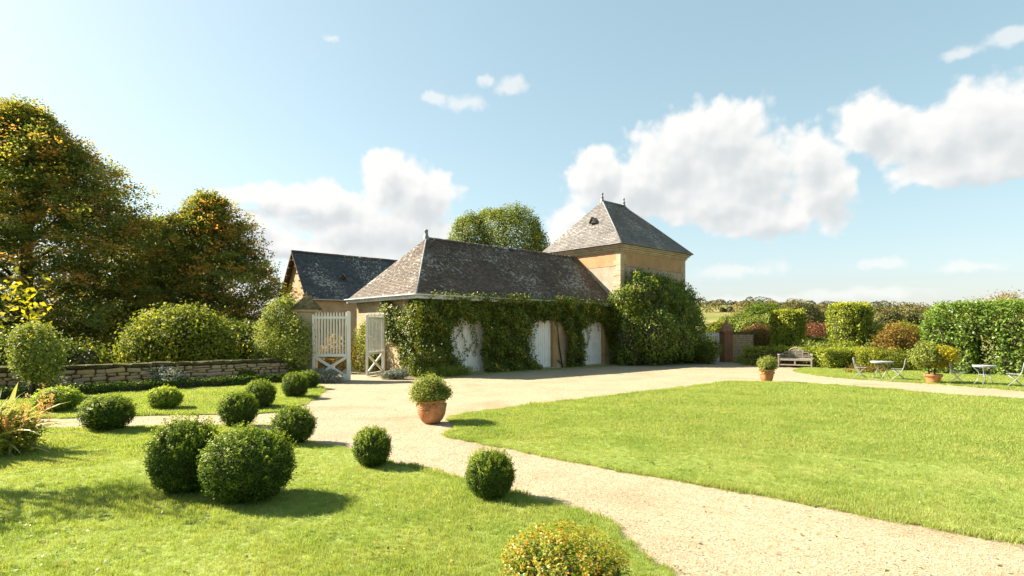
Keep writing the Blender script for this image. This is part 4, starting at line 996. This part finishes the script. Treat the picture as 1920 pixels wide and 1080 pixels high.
shrub('red_shrub', 'rosy red shrub showing between the two yew drums', (21.4, 41, 0), [(0, 0, 1.5, 1.7, 1.2, 1.1), (-1.0, 0, 1.2, 1.1, 1, 1.0), (1.0, 0, 1.3, 1.1, 1, 1.1)], 1100, 7, .24, .13, m_red, 84)
shrub('red_shrub', 'rosy red shrub left of the narrower yew drum', (17.0, 39.8, 0), [(0, 0, 1.35, 1.1, 1.0, 1.0), (-.7, 0, 1.2, .7, .8, .8)], 700, 7, .24, .13, m_red, 85)
shrub('dark_shrub', 'dark green shrub under the red one between the yews', (19.3, 36.6, 0), [(0, 0, .85, 1.5, .8, .75), (-1, 0, .7, .8, .8, .6)], 900, 7, .2, .11, m_box, 86)
shrub('pale_shrub', 'pale green bushes along the top of the bench hedge', (17.2, 33.6, 0), [(0, 0, .9, .9, .6, .5), (.9, -.3, .85, .8, .6, .5)], 600, 7, .18, .09, m_pale, 87)
shrub('rounded_shrub', 'small dome-shaped clipped shrub before the broader yew', (18.55, 31.9, 0), [(0, 0, .75, .75, .7, .72)], 700, 7, .14, .075, m_yew, 88)
shrub('border_shrub', 'tall pale yellow-green shrub left of the laurel hedge', (20.3, 32.4, 0), [(0, 0, 1.1, 1.0, .9, 1.0), (.7, .2, 1.6, .8, .8, .75), (-.3, .3, 1.7, .7, .7, .6)], 1000, 7, .22, .11, m_pale, 89)
shrub('border_shrub', 'yellow and orange shrub against the left end of the laurel hedge', (20.6, 30.6, 0), [(0, 0, 1.5, .9, .8, .8), (-.6, 0, 1.2, .7, .7, .8), (.2, 0, .8, .9, .8, .7)], 900, 7, .22, .11, m_orange, 90)
shrub('border_shrub', 'dense low grey-green shrub at the foot of the laurel hedge', (19.0, 28.9, 0), [(0, 0, .55, 1.0, .6, .55), (.9, -.3, .5, .7, .5, .5), (-.8, .3, .6, .7, .6, .5)], 900, 7, .17, .085, m_shrub, 91)
shrub('border_flowers', 'low orange flowers on the grass behind the crossed-leg table', (16.3, 27.0, 0), [(0, 0, .2, .7, .35, .22), (.8, 0, .18, .5, .3, .2)], 220, 6, .12, .06, m_orange, 92)
shrub('low_plants', 'low leafy plants at the foot of the boundary wall stub', (14.7, 35.6, 0), [(0, 0, .22, .9, .4, .28), (1.2, -.3, .25, .8, .4, .3)], 500, 6, .14, .08, m_pale, 93)
shrub('leafy_bush', 'dark loose bush before the far white gate', (11.75, 34.6, 0), [(0, 0, .7, .6, .6, .65), (.35, 0, .95, .4, .4, .4)], 500, 7, .18, .09, m_ivy, 94)
shrub('silver_clump', 'mounded silver-grey clump at the foot of the open gate leaf', (-4.75, 23.75, 0), [(0, 0, .2, .5, .4, .26), (-.35, 0, .16, .35, .3, .2)], 500, 7, .09, .055, m_grey, 95)
shrub('lavender_clump', 'low dull-green lavender clump by the hinge of the near gate', (-7.1, 22.1, 0), [(0, 0, .22, .55, .4, .28), (-.5, .1, .25, .4, .4, .3)], 500, 7, .1, .06, m_grey, 96, up=.8)
for (x, y, s, lab, mt, sd) in ((-14.1, 17.2, 1.1, 'blue-grey foliage clump by the wall, leftmost on the bed', m_grey, 97), (-11.9, 19.6, 1.25, 'feathery grey-green clump in mid bed before the wall', m_grey, 98), (-10.0, 21.4, .8, 'small dark clump before the right end of the wall', m_box, 99)):
    shrub('bed_plant', lab, (x, y, 0), [(0, 0, .3*s, .45*s, .3*s, .3*s), (.25*s, 0, .36*s, .3*s, .3*s, .24*s)], 320, 7, .12, .07, mt, sd)
shrub('gate_shrub', 'yellowing shrub climbing the lit end wall behind the open gate leaf', (-7.0, 28.2, 0), [(0, 0, 1.2, .8, .6, 1.2), (.3, -.3, 2.0, .6, .5, .7), (-.4, .2, .6, .7, .6, .7), (.5, -.8, .8, .6, .5, .8)], 1300, 7, .2, .09, m_shrub, 100)
shrub('gate_shrub', 'orange and green border plants seen through the pickets', (-9.0, 27.2, 0), [(0, 0, .6, .9, .6, .6), (.9, 0, .9, .7, .6, .9), (-.8, 0, .5, .6, .5, .5)], 800, 7, .18, .09, m_orange, 101)
cl = shrub('pillar_climber', 'light green climber smothering the left gate pillar', (-9.25, 22.95, 0), [(-.1, 0, 1.5, .95, .6, 1.3), (.0, .1, 2.5, .65, .45, .7), (.75, -.32, 1.4, .58, .45, 1.15), (-.5, 0, .8, .6, .5, .7), (.25, .2, 3.05, .3, .3, .3)], 2300, 7, .18, .085, m_pale, 102, 9, catg='climber')

shrub('undergrowth', 'dark undergrowth behind the wall left of the big rounded shrub', (-17.6, 21.6, 0), [(0, 0, .9, 1.6, 1.0, .9), (1.2, .3, .8, 1.0, .9, .8), (-1.6, -.6, 1.0, 1.3, 1.0, 1.0), (-3.2, -1.8, 1.0, 1.4, 1, 1.0)], 1500, 7, .26, .13, m_ivy, 103, 8, core=('inner_branches', .66, m_twig))
shrub('undergrowth', 'dark undergrowth behind the wall right of the big rounded shrub', (-11.6, 25.6, 0), [(0, 0, 1.2, 1.1, .9, 1.2), (-1.2, .3, 1.3, 1.1, .9, 1.3), (1.0, .5, 1.0, .8, .8, 1.0)], 1100, 7, .26, .13, m_ivy, 104, 8, core=('inner_branches', .66, m_twig))
# sword-leaved clump with orange flower spikes at the left edge
t = thing('sword_leaf_clump', 'pale striped sword-leaved clump with orange flower spikes at the left edge', 'plant', (-8.5, 9.2, 0)); rr = random.Random(44); m = MB(); rn = []
for k in range(120):
    a = rr.uniform(0, 6.283); ln = rr.uniform(.8, 1.75); le = rr.uniform(.35, 1.25); b = Vector((rr.uniform(-.18, .18), rr.uniform(-.18, .18), 0)); w = rr.uniform(.025, .045)
    d = Vector((math.cos(a)*math.cos(le), math.sin(a)*math.cos(le), math.sin(le))); s = Vector((-math.sin(a), math.cos(a), 0)); P = []; n = 6
    for j in range(n+1):
        f = j/n; c = b+d*ln*f+Vector((0, 0, -.45*ln*f**2.4*math.cos(le))); ww = w*(1-f**3)*(.6+.8*min(1, f*3)); P += [c-s*ww+Vector((0, 0, ww*.5)), c, c+s*ww+Vector((0, 0, ww*.5))]
    F = [q for j in range(n) for q in ((j*3, j*3+1, j*3+4, j*3+3), (j*3+1, j*3+2, j*3+5, j*3+4))]; m.add(P, F); rn += [rr.random()]*len(F)
me = bpy.data.meshes.new('leaves'); me.from_pydata(m.v, [], m.f); a_ = me.attributes.new('rnd', 'FLOAT', 'FACE'); a_.data.foreach_set('value', rn); link('leaves', me, m_phorm, t)
rg = np.random.RandomState(45); pts = []
for k in range(34):
    b = np.array([rg.uniform(-.3, .75), rg.uniform(-.5, .5), 0]); tip = b+np.array([rg.uniform(-.1, .35), rg.uniform(-.2, .2), rg.uniform(.6, 1.15)])
    pts += [b+(tip-b)*f for f in np.linspace(.55, 1, 12)]
pts = np.array(pts); link('flower_spikes', leaf_mesh('flower_spikes', *spray(rg, pts, unit(rg.normal(0, 1, pts.shape)), 5, .035, .035, up=.4)), m_orange_fl, t)
blobs_foliage('foliage', 46, [(.15, 0, .3, .65, .6, .35)], 700, 6, .12, .07, m_shrub, t, .5)

# yellow-leaved small tree reaching in from the left
t = thing('yellow_sapling', 'small tree with large yellow leaves reaching in at the left edge', 'tree', (-8.75, 7.6, 0))
MB().tube([(0, 0, 0), (.05, .02, .9), (-.05, .05, 1.8), (.1, 0, 2.6), (.3, 0, 3.3)], [.07, .06, .05, .035, .015], 8).build('trunk', m_trunk, t, True)
m = MB(); tips = []
for (ex, ey, ez, z0) in ((2.40, -.1, 2.62, 1.7), (2.15, .2, 2.2, 1.5), (1.5, -.5, 3.0, 2.0), (-.9, .3, 2.7, 1.6), (-.6, -.7, 3.2, 2.2), (.2, .8, 3.0, 2.0), (.9, -.6, 2.6, 1.7), (.5, -.9, 2.3, 1.4), (-.3, .5, 3.5, 2.6), (.7, .3, 3.3, 2.2)):
    a, e = Vector((0, 0, z0)), Vector((ex, ey, ez)); mid = a.lerp(e, .5)+Vector((0, 0, .12)); m.tube([a, mid, e], [.03, .02, .007], 6); tips += [tuple(a.lerp(mid, .7)), tuple(mid), tuple(mid.lerp(e, .5)), tuple(e), tuple(mid.lerp(e, .8))]
m.build('branches', m_trunk, t, True)
rg = np.random.RandomState(47); tp = np.array(tips); tp = np.repeat(tp, 4, 0)+rg.normal(0, .15, (len(tp)*4, 3))
link('crown', leaf_mesh('crown', *spray(rg, tp, unit(rg.normal(0, 1, tp.shape)+[0, 0, .5]), 8, .16, .095, rspread=.3, elong=1.8)), m_yellow, t)

# ------------------------------------------------------------------ climbers on the buildings
def in_poly(rg, poly, n):
    P = np.array(poly); lo, hi = P.min(0), P.max(0); out = np.zeros((0, 2))
    while len(out) < n:
        q = rg.uniform(0, 1, (n*2, 2))*(hi-lo)+lo; out = np.concatenate([out, q[inside(q[:, 0], q[:, 1], poly)]])
    return out[:n]
def climber(name, label, seed, panels, material, leaf=.10, per=7, strands=(), stems=(), group='climbers on the carriage house'):
    """panels: (polygon in wall metres, clusters, thickness, side) side 'f' = facade, 'l' = end wall"""
    t = thing(name, label, 'climber', HC, ANG, group); rg = np.random.RandomState(seed); parts = []
    for poly, n, th, side in panels:
        q = in_poly(rg, poly, n); p3 = np.stack([q[:, 0], q[:, 1], q[:, 0]*0], 1)
        l = lump(p3, 2.2, seed)+.6*lump(p3, 5.5, seed+2); dep = .05+th*np.clip(.45+.45*l, 0, 1.3)*rg.uniform(.55, 1, n)
        if side == 'f': p = np.stack([q[:, 0], -dep, q[:, 1]], 1); o = np.tile([0, -1., .25], (n, 1))
        else: p = np.stack([-dep, q[:, 0], q[:, 1]], 1); o = np.tile([-1., 0, .25], (n, 1))
        p[:, 2] = np.maximum(p[:, 2], .03)
        rb = np.clip(.38+.2*l+rg.normal(0, .13, n)+.5*(rg.uniform(0, 1, n) < .03), 0, 1)
        parts.append(spray(rg, p, unit(o), per, leaf*1.5, leaf, droop=.5, rbase=rb, jit=.5, elong=1.3))
    for (x, z0, z1, amp) in strands:
        k = int((z0-z1)/.05); f = np.linspace(0, 1, k); p = np.stack([x+amp*np.sin(f*7+x)+rg.normal(0, .05, k), np.full(k, -.06)+rg.normal(0, .03, k)+.18*f, z0+(z1-z0)*f], 1)
        parts.append(spray(rg, p, np.tile([0, -1., 0], (k, 1)), 3, leaf*.7, leaf*.8, droop=.6, elong=1.4))
    link('leaves', leaf_mesh('leaves', *cat(*parts)), material, t)
    m = MB(); rr = random.Random(seed)
    for pts in stems: m.tube(pts, [.035]*(len(pts)-1)+[.012], 6)
    for (x, z0, z1, amp) in strands: m.tube([(x+amp*math.sin(f*7+x), -.05+.18*f, z0+(z1-z0)*f) for f in np.linspace(0, 1, 9)], .008, 4)
    m.build('stems', m_twig, t, True); return t
climber('ivy', 'dense ivy wrapping the near corner of the carriage house', 111,
  [([(-.3, 3.45), (2.5, 3.5), (2.2, 3.0), (1.6, 2.6), (1.5, 1.6), (1.7, .9), (2.1, .3), (2.3, 0), (-.2, 0)], 2300, .75, 'f'),
   ([(2.9, 3.35), (2.9, 1.75), (1.9, 1.5), (1.25, .7), (.9, .1), (0, 0), (0, 3.45), (.45, 3.35), (1.2, 2.75), (2.2, 3.3)], 1200, .35, 'l'),
   ([(1.5, 3.1), (4.2, 3.1), (4.0, 2.55), (3.6, 2.35), (3.2, 2.6), (2.8, 2.35), (2.3, 2.65), (1.9, 2.2), (1.5, 2.3)], 330, .45, 'f')],
  m_ivy, strands=((2.55, 2.8, .5, .16), (2.95, 2.9, 1.0, .12), (2.2, 2.2, .2, .18)), stems=([(.6, -.1, 0), (.8, -.12, 1.2), (.5, -.1, 2.5)], [(1.2, -.1, 0), (1.1, -.1, 1.5), (1.6, -.1, 3)]))
climber('ivy', 'ivy column between the first and second white doors', 112,
  [([(2.4, 3.5), (6.9, 3.55), (6.8, 2.95), (6.45, 2.4), (6.3, 1.3), (6.9, .35), (7.1, 0), (3.6, 0), (3.5, .8), (3.3, 1.6), (3.45, 2.5), (3.0, 2.95), (2.4, 3.1)], 2700, .85, 'f'),
   ([(6.0, 3.1), (8.7, 3.1), (8.6, 2.5), (8.2, 2.7), (7.8, 2.45), (7.3, 2.7), (6.9, 2.3), (6.4, 2.1), (6.1, 2.2)], 330, .45, 'f')],
  m_ivy, strands=((7.25, 2.8, .2, .12), (7.0, 2.8, 1.2, .1), (3.2, 2.6, .8, .1)), stems=([(4.6, -.1, 0), (4.8, -.1, 1.4), (4.4, -.1, 2.9)], [(5.4, -.1, 0), (5.2, -.1, 1.4), (5.9, -.1, 2.9)]))
climber('ivy', 'ivy column between the second and third white doors', 113,
  [([(6.8, 3.55), (11.7, 3.55), (11.3, 2.95), (10.75, 2.5), (10.5, 1.6), (10.6, .5), (10.9, 0), (9.5, 0), (9.45, 1.2), (9.3, 2.3), (8.6, 2.75), (7.4, 3.0), (6.8, 3.05)], 2200, .8, 'f'),
   ([(10.3, 3.1), (13, 3.1), (12.9, 2.2), (12.5, 2.5), (12.0, 2.7), (11.6, 2.4), (11.1, 2.5), (10.7, 2.0), (10.4, 2.1)], 330, .45, 'f')],
  m_ivy, strands=((11.65, 2.9, 1.35, .08), (11.5, 2.9, 1.9, .06), (8.7, 2.6, 1.0, .08)), stems=([(9.2, -.08, 0), (8.95, -.08, 1.1), (8.75, -.08, 2.6)], [(9.9, -.1, 0), (9.8, -.1, 1.4), (9.5, -.1, 2.9)], [(8.85, -.06, 0.4), (9.3, -.06, .05)]))
climber('ivy', 'ivy spilling over the roof end where the house meets the tower', 114,
  [([(11.4, 3.6), (13.6, 3.7), (13.6, 0), (13.25, 0), (13.2, .8), (12.98, 1.8), (12.7, 2.5), (12.1, 2.95), (11.4, 3.0)], 1100, .8, 'f')], m_ivy, strands=((12.5, 2.8, 2.0, .05),))
# leafy fringe growing over the gutter, lit from above
rg = np.random.RandomState(120); n = 420; x = np.concatenate([rg.uniform(.3, 13.4, 180), rg.normal(5.4, .5, 80), rg.normal(9.3, .9, 160)]); p = np.stack([x, rg.uniform(-.62, -.40, n), 3.52+np.abs(rg.normal(0, .09, n))], 1)
t = thing('gutter_fringe', 'sunlit shoots of climber growing over the carriage house gutter', 'climber', HC, ANG)
link('leaves', leaf_mesh('leaves', *spray(rg, p, np.tile([0, -.6, .8], (n, 1)), 6, .16, .10, rbase=np.clip(rg.normal(.6, .2, n), 0, 1))), m_wist, t)

t = thing('wisteria', 'huge wisteria covering the front of the tower', 'climber', HC, ANG)
WB = [(13.3, -1.4, 1.6, .8, .9, 1.8), (13.4, -1.2, 3.85, 1.0, .8, .65), (14.6, -1.4, 4.15, 1.3, 1.1, 1.25), (16.2, -1.4, 4.2, 1.4, 1.1, 1.2), (17.8, -1.4, 3.7, 1.5, 1.1, 1.5), (19.4, -1.2, 3.4, 1.2, 1.1, 1.5),
      (14.6, -2.2, 1.6, 1.5, 1.3, 1.6), (16.4, -2.3, 1.6, 1.6, 1.3, 1.7), (18.2, -2.0, 1.7, 1.4, 1.2, 1.8), (19.0, -2.2, .7, 1.2, 1.0, .8), (15.6, -1.6, 2.9, 1.8, 1.2, 1.6), (17.6, -1.7, 2.6, 1.7, 1.2, 1.6), (15.4, -1.1, 5.1, .7, .5, .4), (17.2, -1.1, 5.0, .6, .5, .4)]
blobs_foliage('leaves', 121, WB, 6200, 7, .25, .125, m_wist, t, .74, 1.4, .55, core=('inner_branches', .66, m_twig), droop=.8, up=.35, rspread=.3)
rg = np.random.RandomState(122); pts = []; m = MB()
for k in range(90):
    b = WB[rg.randint(len(WB))]; d = unit(rg.normal(0, 1, (1, 3))+[[0, -.5, .8]])[0]; s = np.array(b[:3])+d*b[3:]; e = s+np.array([rg.normal(0, .35), -rg.uniform(.1, .5), rg.uniform(-.2, .55)])
    for f in np.linspace(0, 1, 9): pts.append(s+(e-s)*f+[0, 0, -.5*f*f])
    m.tube([s, s+(e-s)*.5+[0, 0, -.12], e+[0, 0, -.5]], .008, 4)
for k in range(16):
    s = np.array([19.9, -1.3, rg.uniform(3.0, 4.7)]); e = s+np.array([rg.uniform(.5, 1.5), rg.normal(0, .3), rg.uniform(-.3, .6)])
    for f in np.linspace(0, 1, 11): pts.append(s+(e-s)*f+[0, 0, -.35*f*f])
    m.tube([s-[.6, 0, 0], s+(e-s)*.5, e+[0, 0, -.35]], .012, 4)
pts = np.array(pts); link('trailing_shoots', leaf_mesh('trailing_shoots', *spray(rg, pts, unit(rg.normal(0, 1, pts.shape)), 5, .13, .11, droop=.6, rbase=np.clip(rg.normal(.6, .2, len(pts)), 0, 1))), m_wist, t)
for k, xx in enumerate((15.2, 16.9, 18.3)): m.tube([(xx, -1.2, 0), (xx+.1, -1.0, 1.2), (xx-.15, -.9, 2.4), (xx+.2, -1.0, 3.6)], [.09, .08, .06, .03], 7)
m.build('stems', m_trunk, t, True)
climber('wall_creeper', 'thin creeper strand climbing the bare tower wall above the wisteria', 123, [([(13.9, 4.4), (14.0, 6.2), (14.12, 6.2), (14.2, 4.4)], 16, .05, 'f')], m_ivy, leaf=.09, per=5, group=None)
bpy.data.objects[C.objects[-1].parent.name].location = HC - V*.63

# plants at the foot of the ivy
t = thing('grassy_clump', 'strappy green clump at the foot of the corner ivy', 'plant', HC+V*-.9+U*.9, ANG); rg = np.random.RandomState(130); n = 1500
p = np.stack([rg.normal(0, .75, n), rg.normal(0, .16, n), rg.uniform(.05, .38, n)], 1); d = unit(np.stack([rg.normal(0, .4, n), rg.normal(0, .4, n), np.ones(n)], 1)); nn = unit(rg.normal(0, 1, (n, 3)))
link('leaves', leaf_mesh('leaves', p, d, nn, rg.uniform(.2, .42, n), np.full(n, .022), rg.uniform(.3, .9, n)), m_wist, t)
t = thing('rose_bush', 'loose rose bush with white blooms against the corner ivy', 'shrub', HC+V*-.55+U*-.2, ANG)
blobs_foliage('foliage', 131, [(0, 0, .6, .6, .35, .55), (.5, -.1, .8, .5, .35, .5), (-.3, -.1, .4, .4, .3, .35)], 600, 7, .16, .075, m_ivy, t, .5)
m = MB(); rr = random.Random(3)
for k in range(5): m.tube([(rr.uniform(-.1, .3), 0, 0), (rr.uniform(-.3, .6), -.1, .6), (rr.uniform(-.5, .9), -.2, 1.15)], [.015, .012, .006], 5)
m.build('stems', m_twig, t)
for k in range(7):
    b = MB(); c = Vector((rr.uniform(-.5, 1.0), -.42-rr.uniform(0, .1), rr.uniform(.45, 1.5)))
    for j in range(5):
        a = j*1.257; b.add([c, c+Vector((.026*math.cos(a), -.01, .026*math.sin(a))), c+Vector((.042*math.cos(a+.6), -.03, .042*math.sin(a+.6))), c+Vector((.026*math.cos(a+1.25), -.01, .026*math.sin(a+1.25)))], [(0,1,2,3)])
    b.build('rose_bloom', m_white_fl, t)

# ------------------------------------------------------------------ trees
def limbs(m, seed, H, r0, targets):
    rr = random.Random(seed); trunk = [(0, 0, -.1), (rr.uniform(-.1, .1), rr.uniform(-.1, .1), H*.25), (rr.uniform(-.2, .2), rr.uniform(-.2, .2), H*.5), (rr.uniform(-.2, .2), rr.uniform(-.2, .2), H*.82)]
    m.tube(trunk, [r0*1.25, r0, r0*.7, r0*.2], 10)
    for tx, ty, tz in targets:
        z0 = max(H*.12, min(H*.75, tz*.7)); q = Vector((tx, ty, tz)); a = Vector((0, 0, z0)); mid = a.lerp(q, .5)+Vector((rr.uniform(-.2, .2), rr.uniform(-.2, .2), .15*q.length*.3)); k = r0*.32*(1-z0/H*.6)
        m.tube([a, mid, q], [k, k*.6, k*.15], 6)
def profile_tree(name, label, seed, loc, H, z0, R0, expo, clusters, per, ln, leaf, material, r0, nl=46, gold=.5):
    """crown of flat, slightly drooping leaf sprays on tiers, each spray of one tint"""
    t = thing(name, label, 'tree', loc, 0); rg = np.random.RandomState(seed)
    f = rg.uniform(0, 1, clusters)**1.05; z = z0+(H-z0)*f; a = rg.uniform(0, 6.283, clusters)
    prof = np.where(f < .15, .86+.14*(f/.15), 1-((f-.15)/.85)**expo); p0 = np.stack([np.cos(a)*R0, np.sin(a)*R0, z], 1)
    lum = lump(p0, .85, seed)+.55*lump(p0, 2.1, seed+1)
    dep = rg.uniform(0, 1, clusters)**.5; rr = R0*np.maximum(prof, .02)*(.12+.88*dep)*(1+.24*lum)+.1
    p = np.stack([rr*np.cos(a), rr*np.sin(a), z+.4*lum], 1)
    ax = unit(np.stack([np.cos(a)+rg.normal(0, .45, clusters), np.sin(a)+rg.normal(0, .45, clusters), .05+.55*f+rg.normal(0, .22, clusters)], 1))
    outer = np.clip((dep-.7)/.3, 0, 1)
    rb = .26+.14*lum+rg.normal(0, .09, clusters)+.20*outer*f
    tint = rg.uniform(0, 1, clusters); warm = gold*(.10+.55*outer*(.35+.65*f))
    rb = np.where(tint < warm*.30, rg.uniform(.80, 1.0, clusters), np.where(tint < warm*1.15, rg.uniform(.55, .80, clusters), rb))
    K = clusters*per; pa = np.repeat(ax, per, 0); sd = unit(np.cross(pa, [0, 0, 1.])); up = np.cross(sd, pa)
    L_ = ln*rg.uniform(.6, 1.25, clusters); u = rg.uniform(-.5, .62, K); w = rg.normal(0, .22, K)*(1-.5*np.abs(u))
    Lr = np.repeat(L_, per)[:, None]
    c = np.repeat(p, per, 0)+pa*(u[:, None]*Lr)+sd*(w[:, None]*Lr)+up*(rg.normal(0, .09, K)[:, None]*Lr)-np.array([0, 0, 1.])*(.22*np.clip(u, 0, 1)**2)[:, None]*Lr
    nrm = unit(up*.8+pa*.35+rg.normal(0, .55, (K, 3))); d = unit(pa*.7+sd*np.sign(w)[:, None]*.8+rg.normal(0, .4, (K, 3)))
    s = leaf*rg.uniform(.65, 1.3, K); rl = np.repeat(np.clip(rb, 0, 1), per)+rg.normal(0, .07, K)
    link('crown', leaf_mesh('crown', c, d, nrm, s, s/1.6, rl), material, t)
    m = MB(); sel = rg.choice(clusters, nl); limbs(m, seed, H, r0, [tuple(q*[.9, .9, 1]) for q in p[sel]])
    m.build('trunk', m_trunk, t, True); return t
profile_tree('autumn_tree', 'tall broad tree turning orange at the upper left', 141, (-28.8, 34.2, 0), 14.9, .2, 9.1, 1.9, 4800, 58, 1.65, .16, m_beech, .38, 60, .65)
profile_tree('autumn_tree', 'smaller domed tree turning orange between the tall tree and the barn', 142, (-19.0, 36.2, 0), 10.3, .2, 4.4, 2.6, 2300, 46, 1.2, .15, m_beech, .24, 46, .85)
profile_tree('autumn_tree', 'dark tree filling the gap behind the two orange trees', 143, (-31, 50, 0), 11.5, .3, 6.5, 2.4, 1300, 30, 1.6, .24, m_beech, .3, 30)
def blob_tree(name, label, seed, loc, blobs, clusters, per, cr, leaf, material, r0, H, group=None, inner=.6, la=.25, nl=14, lf=1.6):
    t = thing(name, label, 'tree', loc, 0, group); rg = np.random.RandomState(seed)
    p, o = shell(rg, blobs, clusters, inner); l = lump(p, lf, seed); p = p+o*(l*la)[:, None]
    k = clusters//8; i = rg.choice(len(p), k); pe = p[i]+o[i]*(rg.uniform(.2, 1.4, k)*cr)[:, None]
    link('crown', leaf_mesh('crown', *cat(spray(rg, p, o, per, cr, leaf, up=.5, rbase=np.clip(.42+.25*l+rg.normal(0, .13, len(p)), 0, 1)), spray(rg, pe, o[i], max(4, per//2), cr*.5, leaf*.9, up=.4))), material, t)
    m = MB(); limbs(m, seed, H, r0, [tuple(p[i]*[.8, .8, .92]) for i in rg.choice(len(p), nl)]); m.build('trunk', m_trunk, t, True); return t
blob_tree('round_tree', 'round double-crowned green tree rising behind the carriage house roof', 151, (-1.3, 48.5, 0),
  [(-2.1, 0, 9.6, 1.75, 1.9, 2.15), (1.2, -.3, 9.5, 2.75, 2.6, 2.75), (-.5, .5, 10.7, 1.5, 1.6, 1.5), (-.6, .3, 7.2, 3.3, 2.8, 2.6), (2.6, 0, 8.6, 1.6, 1.8, 1.8), (-2.6, -.3, 8.2, 1.6, 1.6, 1.7)], 4600, 12, .30, .15, m_oak, .35, 9, inner=.82, la=.42, nl=26, lf=1.9)
FT = [(1388, 588, 80, 90, m_oak, 'yellow-green tree beyond the brick pillar'), (1432, 569, 90, 112, m_box, 'dark round oak on the skyline left of the narrower yew'), (1495, 565, 84, 135, m_far, 'thin-crowned tall tree on the skyline above the narrower yew'),
      (1462, 584, 60, 95, m_oak, 'yellow-green tree just left of the narrower yew'), (1533, 584, 66, 150, m_far, 'brownish far tree between the two yews'), (1412, 597, 60, 78, m_oak, 'bushy pale tree over the boundary wall'), (1348, 604, 44, 88, m_shrub, 'small yellowish tree above the far white gate'),
      (1372, 600, 40, 120, m_far, 'dull far tree above the brick pillar cap'), (1673, 584, 46, 240, m_far, 'small far tree on the skyline right of the broader yew'), (1706, 589, 40, 250, m_far, 'tiny far tree next to the laurel hedge skyline'), (1645, 603, 40, 190, m_far, 'low brown far tree beside the broader yew'),
      (1885, 557, 130, 62, m_orange, 'orange-topped tree peeping over the laurel hedge'), (1690, 606, 70, 70, m_shrub, 'pale bush row beyond the border at right')]
for i, (px, py, w, Y, mt, lab) in enumerate(FT):
    x = (px-960)/1080*Y; top = 2+(620-py)/1080*Y; r = w/2/1080*Y; g = GH(x, Y); h = top-g
    bl = [(0, 0, h*.55, r, r*.8, h*.45), (-.4*r, 0, h*.7, r*.6, r*.6, h*.28), (.45*r, 0, h*.62, r*.6, r*.6, h*.3), (.1*r, 0, h*.8, r*.5, r*.5, h*.2)]
    blob_tree('field_tree', lab, 160+i, (x, Y, g-.05), bl, 620, 9, r*.16, max(.2, Y*.0030), mt, .05*h, h*.8, 'trees beyond the garden', .6, r*.12, 8, 3.2/r)

# far wood on the hill: one mass
rg = np.random.RandomState(200); P = []; O = []; RB = []
def wood(cx, cy, r, h, g, k):
    d = unit(rg.normal(0, 1, (k, 3))); d[:, 2] = np.abs(d[:, 2]); P.append(np.array([cx, cy, g-.3])+d*[r, r, h]); O.append(d); RB.append(np.full(k, rg.uniform(.1, .9)))
for k in range(520):
    y = rg.uniform(380, 1000); x = y*rg.uniform(.26, .98); h = rg.uniform(5, 11)*rg.choice([.7, 1, 1.25])
    if lump(np.array([[x, y*1.6, 0]]), .016, 4)[0] < -.05: continue
    wood(x, y, h*rg.uniform(.5, 1.1), h, GH(x, y), 200)
for k in range(70):
    y = rg.uniform(150, 330); x = y*rg.uniform(.3, .95); h = rg.uniform(1.5, 5.0); wood(x, y, h*1.3, h, GH(x, y), 110)
P, O, RB = map(np.concatenate, (P, O, RB)); k = len(P)
o = link('far_wood', leaf_mesh('far_wood', P, unit(rg.normal(0, 1, (k, 3))), unit(O+rg.normal(0, .4, (k, 3))), rg.uniform(1.2, 2.3, k), rg.uniform(1.0, 1.7, k), np.clip(RB+rg.normal(0, .12, k), 0, 1)), m_far)
struct(o, 'stuff'); tag(o, 'distant woods and hedgerows on the low hills at the right', 'woods')

# fallen leaves dotted over the lawns and gravel
rg = np.random.RandomState(210); n = 420; y = 4.5+rg.uniform(0, 1, n)**1.4*16; x = rg.uniform(-.9, .9, n)*y
me = leaf_mesh('fallen_leaves', np.stack([x, y, np.full(n, .055)], 1), np.stack([rg.normal(0, 1, n), rg.normal(0, 1, n), rg.normal(0, .15, n)], 1), unit(np.stack([rg.normal(0, .3, n), rg.normal(0, .3, n), np.ones(n)], 1)), rg.uniform(.03, .06, n), rg.uniform(.02, .035, n), rg.uniform(0, 1, n))
o = link('fallen_leaves', me, m_orange); struct(o, 'stuff'); tag(o, 'small brown leaves fallen on lawns and gravel', 'leaves')

# broad-leaved weeds and clover in the turf
rg = np.random.RandomState(220); n = 900; y = 4.4+rg.uniform(0, 1, n)**1.7*9; x = rg.uniform(-.92, .92, n)*y; ok = inside(x, y, lawns[0][1]) | inside(x, y, lawns[2][1]); x, y = x[ok], y[ok]
ok = lump(np.stack([x, y, x*0], 1), 2.1, 5) > .05; c = np.stack([x[ok], y[ok], np.full(ok.sum(), .045)], 1); c = np.repeat(c, 5, 0)+rg.normal(0, .035, (len(c)*5, 3))*[1, 1, .2]; n = len(c)
me = leaf_mesh('lawn_weeds', c, np.stack([rg.normal(0, 1, n), rg.normal(0, 1, n), rg.uniform(.1, .5, n)], 1), unit(np.stack([rg.normal(0, .4, n), rg.normal(0, .4, n), np.ones(n)], 1)), rg.uniform(.025, .05, n), rg.uniform(.014, .026, n), rg.uniform(.2, .8, n))
o = link('lawn_weeds', me, m_wist); struct(o, 'stuff'); tag(o, 'patches of broad-leaved weeds and clover in the near lawns', 'weeds')
